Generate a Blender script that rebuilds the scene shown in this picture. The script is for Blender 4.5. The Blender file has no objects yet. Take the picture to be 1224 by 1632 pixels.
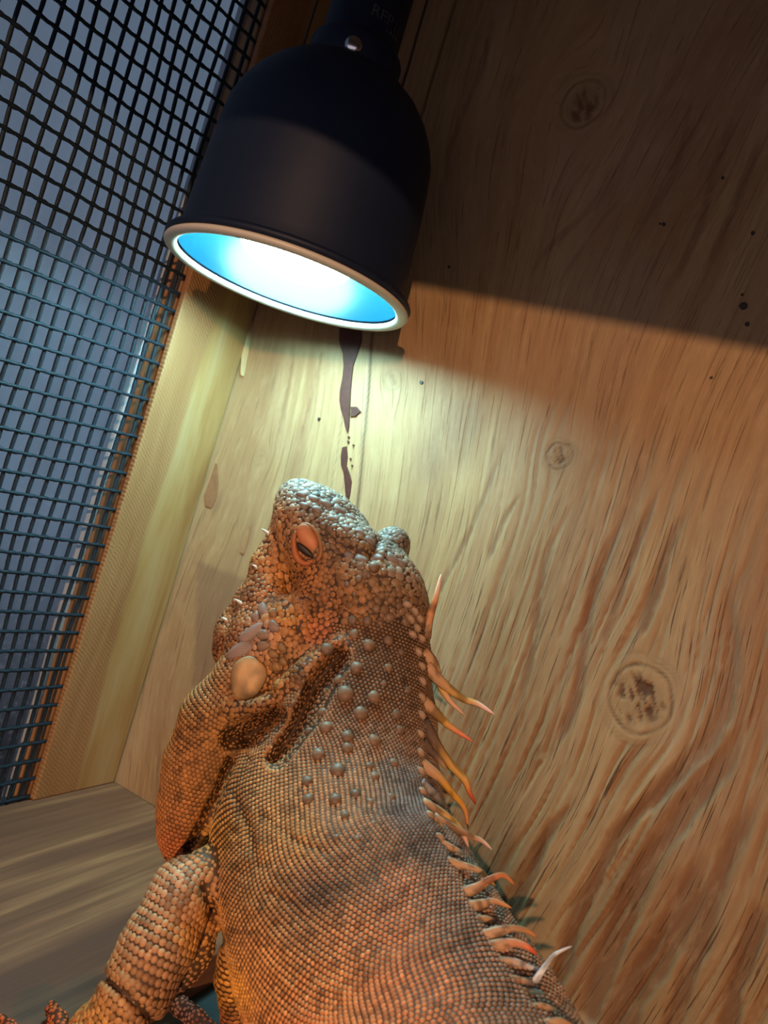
import bpy, math, random
import numpy as np
from mathutils import Vector, Matrix

random.seed(4); rng = np.random.default_rng(11)
scene = bpy.context.scene
COL = scene.collection

# ------------------------------------------------------------------ camera
FPX, CXP, CYP = 1226.0, 612.0, 816.0          # focal length and centre, pixels of a 1224 x 1632 frame
ROLL, YAW = math.radians(16.7), math.radians(28.0)
CAM = np.array([0.3904, -0.4436, 0.25])
FWD = np.array([-math.sin(YAW), math.cos(YAW), 0.0])
RH = np.array([math.cos(YAW), math.sin(YAW), 0.0])
ZUP = np.array([0.0, 0.0, 1.0])
XI = math.cos(ROLL) * RH + math.sin(ROLL) * ZUP       # picture right
YD = math.sin(ROLL) * RH - math.cos(ROLL) * ZUP       # picture down
cam_data = bpy.data.cameras.new('camera')
cam_data.sensor_fit = 'VERTICAL'
cam_data.sensor_height = 36.0
cam_data.lens = FPX / 1632.0 * 36.0
cam_data.clip_start = 0.01
cam = bpy.data.objects.new('camera', cam_data)
COL.objects.link(cam)
cm = Matrix.Identity(4)
for i in range(3):
    cm[i][0] = XI[i]; cm[i][1] = -YD[i]; cm[i][2] = -FWD[i]; cm[i][3] = CAM[i]
cam.matrix_world = cm
scene.camera = cam
cam_data.dof.use_dof = True
cam_data.dof.focus_distance = 0.39
cam_data.dof.aperture_fstop = 17.0

# ------------------------------------------------------------------ world, light, exposure
world = bpy.data.worlds.new('world'); scene.world = world
world.use_nodes = True
wn = world.node_tree.nodes
wn['Background'].inputs['Color'].default_value = (0.82, 0.67, 0.74, 1)
wn['Background'].inputs['Strength'].default_value = 0.78
room_light = bpy.data.lights.new('room_bulb_light', 'POINT')     # warm bulb of the room behind the open front
room_light.energy = 98.0
room_light.color = (1.0, 0.58, 0.31)
room_light.shadow_soft_size = 0.009
room_lamp = bpy.data.objects.new('room_bulb_light', room_light)
room_lamp.location = (1.05, -1.78, 0.54)
COL.objects.link(room_lamp)
vs = scene.view_settings
vs.view_transform = 'Standard'; vs.look = 'None'; vs.exposure = 0.0; vs.gamma = 1.0
vs.use_curve_mapping = False
try:
    scene.cycles.use_denoising = True
except Exception:
    pass

# ------------------------------------------------------------------ helpers
def to_world(q):
    q = np.asarray(q, dtype=np.float64)
    return CAM + q[..., 0:1] * XI + q[..., 1:2] * YD + q[..., 2:3] * FWD

def Q(px, py, d):
    return np.array([(px - CXP) / FPX * d, (py - CYP) / FPX * d, d])

def ray_dir(px, py):
    return (px - CXP) / FPX * XI + (py - CYP) / FPX * YD + FWD

def on_wall(px, py, y=0.0):
    r = ray_dir(px, py); t = (y - CAM[1]) / r[1]
    return CAM + r * t

def on_mesh(px, py, x=0.0):
    r = ray_dir(px, py); t = (x - CAM[0]) / r[0]
    return CAM + r * t

def on_floor(px, py, z=0.0):
    r = ray_dir(px, py); t = (z - CAM[2]) / r[2]
    return CAM + r * t

def new_obj(name, verts, faces, mat=None, parent=None, smooth=True, origin=(0, 0, 0)):
    me = bpy.data.meshes.new(name)
    o3 = np.asarray(origin, dtype=np.float64)
    verts = np.asarray(verts, dtype=np.float64) - o3
    me.from_pydata(verts.tolist(), [], faces if isinstance(faces, list) else faces.tolist())
    me.update()
    if smooth:
        me.polygons.foreach_set('use_smooth', np.ones(len(me.polygons), dtype=bool))
    if mat is not None:
        me.materials.append(mat)
    ob = bpy.data.objects.new(name, me)
    COL.objects.link(ob)
    if parent is not None:
        ob.parent = parent
        pl = np.array(parent.location) if parent.parent is None else np.array(parent.location) + np.array(parent.parent.location)
        ob.location = o3 - pl
    else:
        ob.location = o3
    return ob

def tag(o, label=None, cat=None, group=None, kind=None):
    if label: o['label'] = label
    if cat: o['category'] = cat
    if group: o['group'] = group
    if kind: o['kind'] = kind
    return o

def empty(name, loc):
    e = bpy.data.objects.new(name, None)
    e.location = loc; e.empty_display_size = 0.03
    COL.objects.link(e)
    return e

def box_data(lo, hi):
    (x0, y0, z0), (x1, y1, z1) = lo, hi
    v = [(x0, y0, z0), (x1, y0, z0), (x1, y1, z0), (x0, y1, z0), (x0, y0, z1), (x1, y0, z1), (x1, y1, z1), (x0, y1, z1)]
    f = [(3, 2, 1, 0), (4, 5, 6, 7), (0, 1, 5, 4), (1, 2, 6, 5), (2, 3, 7, 6), (3, 0, 4, 7)]
    return v, f

def bevel(ob, w, seg=2):
    m = ob.modifiers.new('bevel', 'BEVEL'); m.width = w; m.segments = seg; m.limit_method = 'ANGLE'
    return ob

def box(name, lo, hi, mat, parent=None, bev=0.0):
    v, f = box_data(lo, hi)
    ob = new_obj(name, v, f, mat, parent, smooth=False)
    if bev: bevel(ob, bev)
    return ob

def tube_data(path, radii, n=6, caps=True, squash=None):
    """rings along a polyline; squash = (unit vector, factor) flattens the ring along that vector"""
    path = np.asarray(path, float); m = len(path)
    radii = np.broadcast_to(np.asarray(radii, float), (m,))
    tan = np.gradient(path, axis=0); tan /= np.linalg.norm(tan, axis=1)[:, None] + 1e-12
    ref = np.array([0.0, 0, 1]) if abs(tan[0][2]) < 0.9 else np.array([1.0, 0, 0])
    V = []; u = np.cross(tan[0], ref); u /= np.linalg.norm(u)
    for i in range(m):
        u = u - tan[i] * (u @ tan[i]); u /= np.linalg.norm(u)
        w = np.cross(tan[i], u)
        for k in range(n):
            a = 2 * math.pi * k / n
            off = radii[i] * (math.cos(a) * u + math.sin(a) * w)
            if squash is not None:
                off = off - squash[0] * (off @ squash[0]) * (1 - squash[1])
            V.append(path[i] + off)
    F = []
    for i in range(m - 1):
        for k in range(n):
            a, b = i * n + k, i * n + (k + 1) % n
            F.append((a, b, b + n, a + n))
    if caps:
        F.append(tuple(range(n - 1, -1, -1))); F.append(tuple(range((m - 1) * n, m * n)))
    return V, F

def lathe_data(profile, n=64, center=(0, 0, 0), closed=False):
    V = []; F = []
    for (r, z) in profile:
        for k in range(n):
            a = 2 * math.pi * k / n
            V.append((center[0] + r * math.cos(a), center[1] + r * math.sin(a), center[2] + z))
    m = len(profile)
    for i in range(m if closed else m - 1):
        j = (i + 1) % m
        for k in range(n):
            k2 = (k + 1) % n
            F.append((i * n + k, i * n + k2, j * n + k2, j * n + k))
    return V, F

def spline(pts, n):
    """Catmull-Rom through the points, n samples"""
    pts = np.asarray(pts, float)
    if len(pts) == 2:
        t = np.linspace(0, 1, n)[:, None]; return pts[0] * (1 - t) + pts[1] * t
    P = np.vstack([2 * pts[0] - pts[1], pts, 2 * pts[-1] - pts[-2]])
    out = []
    segs = len(pts) - 1
    for t in np.linspace(0, segs - 1e-9, n):
        i = int(t); u = t - i
        p0, p1, p2, p3 = P[i], P[i + 1], P[i + 2], P[i + 3]
        out.append(0.5 * ((2 * p1) + (-p0 + p2) * u + (2 * p0 - 5 * p1 + 4 * p2 - p3) * u * u + (-p0 + 3 * p1 - 3 * p2 + p3) * u ** 3))
    return np.array(out)

def s2l(c):
    c = np.asarray(c, float) / 255.0
    return np.where(c <= 0.04045, c / 12.92, ((c + 0.055) / 1.055) ** 2.4)

def _h(ix, iy, seed):
    n = (ix.astype(np.int64) * 374761393 + iy.astype(np.int64) * 668265263 + seed * 1442695041) & 0xffffffff
    n = ((n ^ (n >> 13)) * 1274126177) & 0xffffffff
    return ((n ^ (n >> 16)) & 0xffff) / 65535.0

def vnoise(x, y, seed=0):
    x = np.asarray(x, float); y = np.asarray(y, float)
    ix, iy = np.floor(x), np.floor(y); fx, fy = x - ix, y - iy
    fx = fx * fx * (3 - 2 * fx); fy = fy * fy * (3 - 2 * fy)
    a, b = _h(ix, iy, seed), _h(ix + 1, iy, seed); c, d = _h(ix, iy + 1, seed), _h(ix + 1, iy + 1, seed)
    return (a * (1 - fx) + b * fx) * (1 - fy) + (c * (1 - fx) + d * fx) * fy

def fbm(x, y, seed=0, o=3):
    s = 0; a = 0.5
    for k in range(o):
        s = s + a * vnoise(x * 2 ** k, y * 2 ** k, seed + k); a *= 0.5
    return s / (1 - 0.5 ** o)

def sstep(a, b, x):
    t = np.clip((x - a) / (b - a), 0, 1); return t * t * (3 - 2 * t)

# ------------------------------------------------------------------ node helpers
class NT:
    def __init__(self, name):
        self.m = bpy.data.materials.new(name); self.m.use_nodes = True
        self.t = self.m.node_tree; self.b = self.t.nodes['Principled BSDF']
    def n(self, typ, **kw):
        nd = self.t.nodes.new(typ)
        for k, v in kw.items():
            setattr(nd, k, v)
        return nd
    def l(self, a, b): self.t.links.new(a, b)
    def attr(self, name, out='Fac'):
        nd = self.n('ShaderNodeAttribute'); nd.attribute_name = name; return nd.outputs[out]
    def math(self, op, a, b=None, clamp=False):
        nd = self.n('ShaderNodeMath', operation=op); nd.use_clamp = clamp
        for i, v in enumerate((a, b)):
            if v is None: continue
            if isinstance(v, (int, float)): nd.inputs[i].default_value = v
            else: self.l(v, nd.inputs[i])
        return nd.outputs[0]
    def noise(self, vec, scale, detail=3.0, rough=0.55, dist=0.0):
        nd = self.n('ShaderNodeTexNoise'); nd.inputs['Scale'].default_value = scale
        nd.inputs['Detail'].default_value = detail; nd.inputs['Roughness'].default_value = rough
        nd.inputs['Distortion'].default_value = dist
        if vec is not None: self.l(vec, nd.inputs['Vector'])
        return nd.outputs['Fac']
    def ramp(self, fac, stops):
        nd = self.n('ShaderNodeValToRGB'); e = nd.color_ramp.elements
        while len(e) < len(stops): e.new(0.5)
        for i, (p, c) in enumerate(stops):
            e[i].position = p; e[i].color = (*c, 1) if len(c) == 3 else c
        self.l(fac, nd.inputs['Fac']); return nd.outputs['Color']
    def mix(self, fac, a, b, typ='MIX'):
        nd = self.n('ShaderNodeMix', data_type='RGBA', blend_type=typ)
        for sock, v in ((nd.inputs[0], fac), (nd.inputs[6], a), (nd.inputs[7], b)):
            if isinstance(v, (int, float)): sock.default_value = v
            elif isinstance(v, tuple): sock.default_value = (*v, 1) if len(v) == 3 else v
            else: self.l(v, sock)
        return nd.outputs[2]
    def comb(self, x, y, z=0.0):
        nd = self.n('ShaderNodeCombineXYZ')
        for i, v in enumerate((x, y, z)):
            if isinstance(v, (int, float)): nd.inputs[i].default_value = v
            else: self.l(v, nd.inputs[i])
        return nd.outputs[0]
    def mapping(self, vec, scale=(1, 1, 1), rot=(0, 0, 0), loc=(0, 0, 0)):
        nd = self.n('ShaderNodeMapping'); nd.inputs['Scale'].default_value = scale
        nd.inputs['Rotation'].default_value = rot; nd.inputs['Location'].default_value = loc
        self.l(vec, nd.inputs['Vector']); return nd.outputs[0]
    def objco(self): return self.n('ShaderNodeTexCoord').outputs['Object']
    def geo(self): return self.n('ShaderNodeNewGeometry').outputs['Position']
    def bump(self, h, strength=0.5, dist=0.001, normal=None):
        nd = self.n('ShaderNodeBump'); nd.inputs['Strength'].default_value = strength
        nd.inputs['Distance'].default_value = dist; self.l(h, nd.inputs['Height'])
        if normal is not None: self.l(normal, nd.inputs['Normal'])
        self.l(nd.outputs[0], self.b.inputs['Normal']); return nd.outputs[0]
    def set(self, color=None, rough=None, metal=None, spec=None):
        for nm, v in (('Base Color', color), ('Roughness', rough), ('Metallic', metal), ('Specular IOR Level', spec)):
            if v is None: continue
            if isinstance(v, tuple): self.b.inputs[nm].default_value = (*v, 1) if len(v) == 3 else v
            elif isinstance(v, (int, float)): self.b.inputs[nm].default_value = v
            else: self.l(v, self.b.inputs[nm])
        return self

def plain(name, color, rough=0.5, metal=0.0, spec=0.5, var=0.12, scale=60):
    t = NT(name); co = t.objco()
    n = t.noise(co, scale, 4)
    c = t.mix(n, tuple(max(0, x * (1 - var)) for x in color), tuple(min(1, x * (1 + var)) for x in color))
    return t.set(c, rough, metal, spec).m

def wood(name, dark, mid, light, axis=1, cross=28.0, along=1.6, knotty=0.0, rough=0.62, fine=380.0, warp=0.25, bstr=0.5):
    """sawn timber: rings cut lengthways, fibres along 'axis'"""
    t = NT(name); co = t.geo()
    sc = [cross, cross, cross]; sc[axis] = along
    v = t.mapping(co, tuple(sc), loc=(3.1, 7.7, 1.3))
    big = t.noise(v, 1.0, 4, 0.6, warp)
    sc2 = [fine, fine, fine]; sc2[axis] = 9.0
    fib = t.noise(t.mapping(co, tuple(sc2)), 1.0, 3, 0.6)
    sc3 = [cross * 4.5] * 3; sc3[axis] = along * 2.0
    rings = t.noise(t.mapping(co, tuple(sc3)), 1.0, 3, 0.55, 0.6)
    c1 = t.ramp(big, [(0.30, dark), (0.5, mid), (0.70, light)])
    c2 = t.mix(t.ramp(rings, [(0.35, (1, 1, 1)), (0.62, (0, 0, 0))]), c1, tuple(x * 0.72 for x in mid))
    c3 = t.mix(t.math('MULTIPLY', fib, 0.5), c2, tuple(x * 0.62 for x in dark))
    t.set(c3, rough, 0.0, 0.35)
    h = t.math('ADD', t.math('MULTIPLY', fib, 0.6), t.math('MULTIPLY', rings, 0.5))
    t.bump(h, bstr, 0.0008)
    return t.m

# ------------------------------------------------------------------ back wall: weathered plywood
def knots_field(x, z):
    """grain coordinate s (constant along a fibre), knot mask, ring mask"""
    ax = np.interp(x, [0, .06, .12, .2, .3, .45, .8], [0, .08, .20, .02, -.12, -.10, 0.0])
    s = x + ax * (z - .3) + .007 * np.sin(z * 15 + x * 7) + .007 * (fbm(x * 6, z * 5, 3) - .5) * 2
    s = s + .030 * sstep(.30, .55, z) * (x - .1) * np.sin(z * 14)
    kn = np.zeros_like(x); ring = np.zeros_like(x); calm = np.zeros_like(x)
    #       x     z     radius sigma  strength
    for (kx, kz, kr, sg, st) in ((.338, .193, .0155, .027, 1.0), (.256, .312, .0070, .015, 1.0), (.132, .336, .006, .012, .35),
                                 (.206, .529, .013, .026, .8), (.295, .143, .0022, .006, .5), (.045, .262, .005, .013, .22), (.47, .36, .012, .03, 1.0)):
        dx, dz = x - kx, z - kz
        dz2 = dz * .62
        r = np.sqrt(dx * dx + dz2 * dz2)
        w = np.exp(-(r / sg) ** 2)
        s = s - .62 * dx * w
        ang = np.arctan2(dz, dx)
        rr = np.sqrt(dx * dx + (dz * .93) ** 2) * (1 + .03 * np.sin(2 * ang + kx * 40) + .02 * np.sin(5 * ang))
        kn = np.maximum(kn, st * (1 - sstep(kr * .5, kr * 1.05, rr * (1 + .5 * (fbm(x * 260, z * 260, 9) - .5)))) * (.30 + .9 * sstep(.42, .62, fbm((x - kx + .5 * (z - kz)) * 420, z * 150, 19))))
        jag = kr * .05 * (fbm(ang * 5 + 9, rr * 200, 23) - .5)
        ring = np.maximum(ring, .9 * st * np.exp(-((rr - kr * 1.08 + jag) / .0009) ** 2) * (.45 + .65 * vnoise(ang * 2.5 + 20, kx * 9 + 0 * ang, 4)))
        ring = np.maximum(ring, .45 * st * np.exp(-((rr - kr * 1.30 + jag) / .0008) ** 2) * vnoise(ang * 2.0 + 11, kx * 7 + 0 * ang, 5))
        ring = np.maximum(ring, .35 * st * np.exp(-((rr - kr * 1.45 + jag) / .0009) ** 2) * vnoise(ang * 1.6 + 31, kx * 5 + 0 * ang, 6))
        calm = np.maximum(calm, 1 - sstep(kr * 1.1, kr * 1.8, rr))
    return s, kn, ring, calm

def build_wall_back():
    xs = np.concatenate([np.arange(-.05, .44, .00115), np.linspace(.44, .86, 60)])
    zs = np.concatenate([np.linspace(-.03, .0, 8)[:-1], np.arange(0, .60, .0014), np.linspace(.60, .70, 12)[1:]])
    X, Z = np.meshgrid(xs, zs)
    s, kn, ring, calm = knots_field(X, Z)
    # soft growth bands that have weathered away, traced from the photo: polyline px, half width px, depth mm
    def pc(pts): return [(640 + x / 1.416, 480 + y / 1.416) for x, y in pts]
    bands = [(pc([(815, 560), (745, 650), (742, 850), (705, 970), (605, 1080), (505, 1180), (450, 1275), (392, 1400), (340, 1560)]), 13, 1.3),
             (pc([(827, 880), (745, 1010), (655, 1130), (572, 1235), (520, 1330), (470, 1440), (415, 1600)]), 19, 1.5),
             (pc([(720, 1200), (645, 1330), (600, 1425), (540, 1520), (480, 1640)]), 26, 1.4),
             (pc([(425, 1100), (335, 1190), (292, 1280), (250, 1375), (215, 1470)]), 12, 1.0),
             (pc([(827, 1080), (760, 1200), (700, 1340), (650, 1500), (600, 1640)]), 14, 1.0),
             (pc([(827, 1330), (780, 1450), (730, 1632)]), 16, 1.0),
             (pc([(252, 260), (210, 380), (152, 520), (98, 625), (60, 700)]), 5, .3),
             (pc([(425, 400), (332, 560), (303, 700), (290, 810), (240, 980)]), 8, .7),
             (pc([(545, 330), (500, 480), (440, 620), (412, 760), (395, 880), (365, 965), (300, 1080)]), 9, .8),
             (pc([(280, 415), (228, 500), (188, 600)]), 5, .4),
             (pc([(660, 430), (600, 560), (560, 700), (530, 770)]), 9, .7),
             (pc([(600, 380), (540, 520), (480, 700), (440, 790)]), 6, .6),
             ([(830, 470), (870, 400), (960, 310), (1020, 200), (1060, 60)], 8, .25), ([(1030, 500), (1100, 400), (1140, 270), (1190, 120)], 9, .25),
             ([(690, 450), (715, 250), (770, 100), (790, 0)], 8, .2), ([(960, 480), (1010, 380), (1080, 260), (1110, 120)], 6, .2), ([(1110, 480), (1170, 330), (1220, 200)], 8, .25),
             ([(880, 470), (930, 390), (1000, 300)], 4, .2), ([(470, 740), (500, 620), (520, 540)], 6, .1), ([(430, 760), (455, 640), (470, 560)], 5, .1)]
    band = np.zeros_like(X); dig = np.zeros_like(X)
    wob = (fbm(X * 60, Z * 40, 71, 3) - .5) * 2; scal = (fbm(s * 260, Z * 55, 72, 3) - .5) * 2
    for poly, hw, dep in bands:
        W3 = spline([on_wall(*p) for p in poly], 40)
        k = .43 / FPX; w = hw * k * (1 + .35 * wob) + .0016 * scal * (hw / 14)
        x0, x1 = W3[:, 0].min() - .03, W3[:, 0].max() + .03; z0, z1 = W3[:, 2].min() - .02, W3[:, 2].max() + .02
        m = (X > x0) & (X < x1) & (Z > z0) & (Z < z1)
        best = np.full(m.sum(), 1e9); xm, zm = X[m], Z[m]; side = np.zeros(m.sum()); along = np.zeros(m.sum())
        for ib, (a, b) in enumerate(zip(W3[:-1], W3[1:])):
            dx, dz = b[0] - a[0], b[2] - a[2]; L2 = dx * dx + dz * dz + 1e-12
            tt = np.clip(((xm - a[0]) * dx + (zm - a[2]) * dz) / L2, 0, 1)
            dd = np.hypot(xm - a[0] - tt * dx, zm - a[2] - tt * dz)
            sd = np.sign((xm - a[0]) * dz - (zm - a[2]) * dx)
            along = np.where(dd < best, (ib + tt) / 39.0, along)
            side = np.where(dd < best, sd, side); best = np.minimum(best, dd)
        fade = sstep(0, .30, along) * (1 - sstep(.80, 1.0, along) * (poly[-1][1] < 1500))
        ww = w[m] * (.25 + .75 * fade)
        prof = 1 - sstep(.75, 1.15, best / np.maximum(ww, 1e-4))
        soft = np.where(side > 0, 1 - sstep(.2, 1.3, best / np.maximum(ww, 1e-4)), prof)
        soft = soft * fade
        band[m] = np.maximum(band[m], soft); dig[m] = np.maximum(dig[m], soft * dep)
    bandn = fbm(s * 40 + 3, Z * 1.1, 21, 3)
    band = np.maximum(band, .35 * sstep(.48, .66, bandn))
    rough_area = sstep(.17, .30, X) * (1 - sstep(.16, .33, Z)) * .9 + .12 + .40 * sstep(.16, .26, X) * (1 - sstep(.30, .40, Z))
    fine = fbm(s * 420, Z * 22, 31, 3) - .5
    fine2 = fbm(s * 900, Z * 70, 35, 2) - .5
    cracks = np.clip((fbm(s * 380, Z * 13, 77, 2) - .60) * 7, 0, 1)
    cracks = cracks * (1 - calm); fine = fine * (1 - .8 * calm); fine2 = fine2 * (1 - .6 * calm)
    h = (-.0015 * dig + .00045 * (.25 + rough_area) * fine + .00022 * (.3 + rough_area) * fine2
         - .0008 * (.25 + rough_area) * cracks - .0009 * ring - .0012 * kn * (.3 + fbm(X * 500, Z * 200, 8)))
    # long split in the left part
    cp = np.array([on_wall(*p) for p in ((612, 380), (592, 540), (585, 640), (579, 700), (572, 775), (560, 900), (540, 1100))])
    cx = np.interp(Z, cp[::-1, 2], cp[::-1, 0]) + .0006 * (fbm(Z * 120, Z * 0, 4) - .5)
    split = np.exp(-((X - cx) / .0009) ** 2) * sstep(.1, .2, Z)
    h -= .0016 * split
    cp2 = np.array([on_wall(*p) for p in ((556, 520), (548, 640), (536, 730), (524, 800), (505, 950))])
    cx2 = np.interp(Z, cp2[::-1, 2], cp2[::-1, 0])
    split2 = .5 * np.exp(-((X - cx2) / .0006) ** 2) * sstep(.15, .25, Z) * (1 - sstep(.34, .36, Z))
    h -= .0005 * split2
    V = np.stack([X, -h, Z], -1).reshape(-1, 3)
    ny, nx = X.shape
    idx = np.arange(ny * nx).reshape(ny, nx)
    F = np.stack([idx[:-1, :-1], idx[:-1, 1:], idx[1:, 1:], idx[1:, :-1]], -1).reshape(-1, 4)
    # a plain board body behind the worn face
    mat = wall_mat()
    nv = len(V)
    me = bpy.data.meshes.new('wall_back')
    border = [idx[0, 0], idx[0, -1], idx[-1, -1], idx[-1, 0]]
    back = [(V[i][0], .018, V[i][2]) for i in border]
    me.from_pydata(V.tolist() + back, [], F.tolist() + [(nv + 0, nv + 3, nv + 2, nv + 1)])
    me.polygons.foreach_set('use_smooth', np.ones(len(me.polygons), dtype=bool))
    pale = sstep(.45, .8, fbm(X * 22, Z * 11, 91, 3)) * .6
    stain = np.zeros_like(X)
    c = on_wall(350, 1010)
    stain = np.maximum(stain, .8 * sstep(.030, .022, np.abs(X - c[0] + .35 * (Z - c[2])) + .004 * fbm(X * 300, Z * 300, 2)) * sstep(.046, .040, np.abs(Z - c[2])))
    for (px, py, rx, rz) in ((338, 775, .004, .014), (345, 800, .005, .010), (735, 690, .016, .024), (392, 860, .005, .016), (690, 730, .012, .02)):
        c = on_wall(px, py)
        stain = np.maximum(stain, .6 * np.exp(-(((X - c[0]) / rx) ** 2 + ((Z - c[2]) / rz) ** 2) ** 2) * (.4 + fbm(s * 500, Z * 30, 6)))
    shadow_and_spot = np.zeros_like(X)  # iguana's shadow painted dark on the wall, plus one small spot
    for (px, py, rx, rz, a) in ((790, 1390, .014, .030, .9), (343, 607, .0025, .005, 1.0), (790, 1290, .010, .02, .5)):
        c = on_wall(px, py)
        shadow_and_spot = np.maximum(shadow_and_spot, a * np.exp(-(((X - c[0]) / rx) ** 2 + ((Z - c[2]) / rz) ** 2)))
    for nm, arr in (('s', s), ('band', band), ('knot', kn), ('ring', np.maximum(ring, np.maximum(split, split2))), ('pale', pale), ('stain', stain), ('shadow_and_spot', shadow_and_spot), ('rough', np.clip(rough_area * (1 - calm), 0, 1)), ('calm', calm),
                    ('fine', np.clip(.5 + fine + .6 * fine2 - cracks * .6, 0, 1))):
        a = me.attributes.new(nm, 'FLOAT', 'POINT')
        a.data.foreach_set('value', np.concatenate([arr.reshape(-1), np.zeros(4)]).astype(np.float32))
    me.materials.append(mat); me.update()
    ob = bpy.data.objects.new('wall_back', me); COL.objects.link(ob)
    tag(ob, 'weathered plywood back wall with knots and raised grain', None, None, 'structure')
    return ob

def wall_mat():
    t = NT('weathered_plywood')
    pos = t.n('ShaderNodeSeparateXYZ'); t.l(t.geo(), pos.inputs[0])
    s, z = t.attr('s'), pos.outputs[2]
    fib = t.noise(t.comb(t.math('MULTIPLY', s, 620.0), t.math('MULTIPLY', z, 14.0)), 1.0, 3, 0.6)
    fiss = t.ramp(t.noise(t.comb(t.math('MULTIPLY', s, 780.0), t.math('MULTIPLY', z, 17.0), 2.0), 1.0, 4, 0.62, 0.5), [(0.600, (0, 0, 0)), (0.650, (1, 1, 1))])
    fleck = t.noise(t.comb(t.math('MULTIPLY', s, 260.0), t.math('MULTIPLY', z, 55.0), 6.0), 1.0, 4, 0.65)
    mid = t.noise(t.comb(t.math('MULTIPLY', s, 90.0), t.math('MULTIPLY', z, 3.0), 4.0), 1.0, 3, 0.6, 0.3)
    blot = t.noise(t.comb(t.math('MULTIPLY', s, 16.0), t.math('MULTIPLY', z, 7.0), 9.0), 1.0, 3, 0.55)
    base = t.ramp(mid, [(0.30, (0.300, 0.170, 0.080)), (0.5, (0.355, 0.224, 0.106)), (0.70, (0.41, 0.275, 0.136))])
    c = t.mix(t.math('MULTIPLY', t.attr('band'), t.math('ADD', 0.52, t.math('MULTIPLY', t.attr('rough'), 0.36))), base, (0.150, 0.070, 0.032))
    c = t.mix(t.math('MULTIPLY', t.ramp(blot, [(0.40, (0, 0, 0)), (0.68, (1, 1, 1))]), 0.35), c, (0.27, 0.130, 0.066))
    c = t.mix(t.math('MULTIPLY', t.attr('pale'), 0.55), c, (0.40, 0.30, 0.20))
    c = t.mix(t.math('MULTIPLY', t.math('SUBTRACT', 1.0, t.attr('fine')), t.math('ADD', 0.15, t.math('MULTIPLY', t.attr('rough'), 0.22))), c, (0.120, 0.056, 0.026))
    c = t.mix(t.math('MULTIPLY', fib, 0.25), c, (0.15, 0.078, 0.038))
    c = t.mix(t.math('MULTIPLY', fiss, t.math('ADD', 0.20, t.math('MULTIPLY', t.attr('rough'), 0.75))), c, (0.075, 0.036, 0.018))
    c = t.mix(t.math('MULTIPLY', t.ramp(fleck, [(0.50, (0, 0, 0)), (0.72, (1, 1, 1))]), 0.30), c, (0.44, 0.30, 0.16))
    c = t.mix(t.math('MULTIPLY', t.attr('stain'), 0.75), c, (0.16, 0.085, 0.05))
    c = t.mix(t.math('MULTIPLY', t.attr('shadow_and_spot'), 0.6), c, (0.045, 0.058, 0.042))  # greenish dark tone of the painted shadow and the spot
    c = t.mix(t.math('MULTIPLY', t.attr('knot'), 0.88), c, (0.085, 0.036, 0.015))
    c = t.mix(t.math('MULTIPLY', t.attr('ring'), 0.92), c, (0.060, 0.030, 0.015))
    t.set(c, 0.60, 0.0, 0.30)
    t.bump(t.math('SUBTRACT', t.math('ADD', t.math('MULTIPLY', fib, 0.5), t.math('MULTIPLY', fleck, 0.5)), fiss), 0.6, 0.0007)
    return t.m

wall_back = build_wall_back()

# ------------------------------------------------------------------ floor, ceiling, side walls, front header
teal = wood('teal_stained_timber', (0.030, 0.045, 0.048), (0.050, 0.075, 0.078), (0.085, 0.115, 0.115), axis=1, cross=30, along=3)
rough_ply = wood('dark_plywood', (0.22, 0.11, 0.06), (0.30, 0.17, 0.09), (0.38, 0.23, 0.12), axis=2, cross=14, along=1.2)
tag(box('floor', (-.06, -.95, -.045), (.86, .018, -.020), teal), 'dark teal stained timber floor of the enclosure', kind='structure')
tag(box('ceiling', (-.06, -.56, .70), (.86, .018, .715), rough_ply), 'plywood ceiling of the enclosure', kind='structure')
tag(box('wall_right', (.842, -.56, -.020), (.86, -.002, .70), rough_ply), 'plywood side wall of the enclosure', kind='structure')
# header board over the open front; its lower edge stops the light of the room
hv, hf = box_data((-.06, -.56, 0), (.86, -.54, 1))
hz = lambda x: .4445 - .0465 * (x - .4276)
hv = [(x, y, hz(x) if z == 0 else .70) for (x, y, z) in hv]
tag(new_obj('trim_3', hv, hf, rough_ply, smooth=False), 'header board above the open front of the enclosure', kind='structure')

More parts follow.
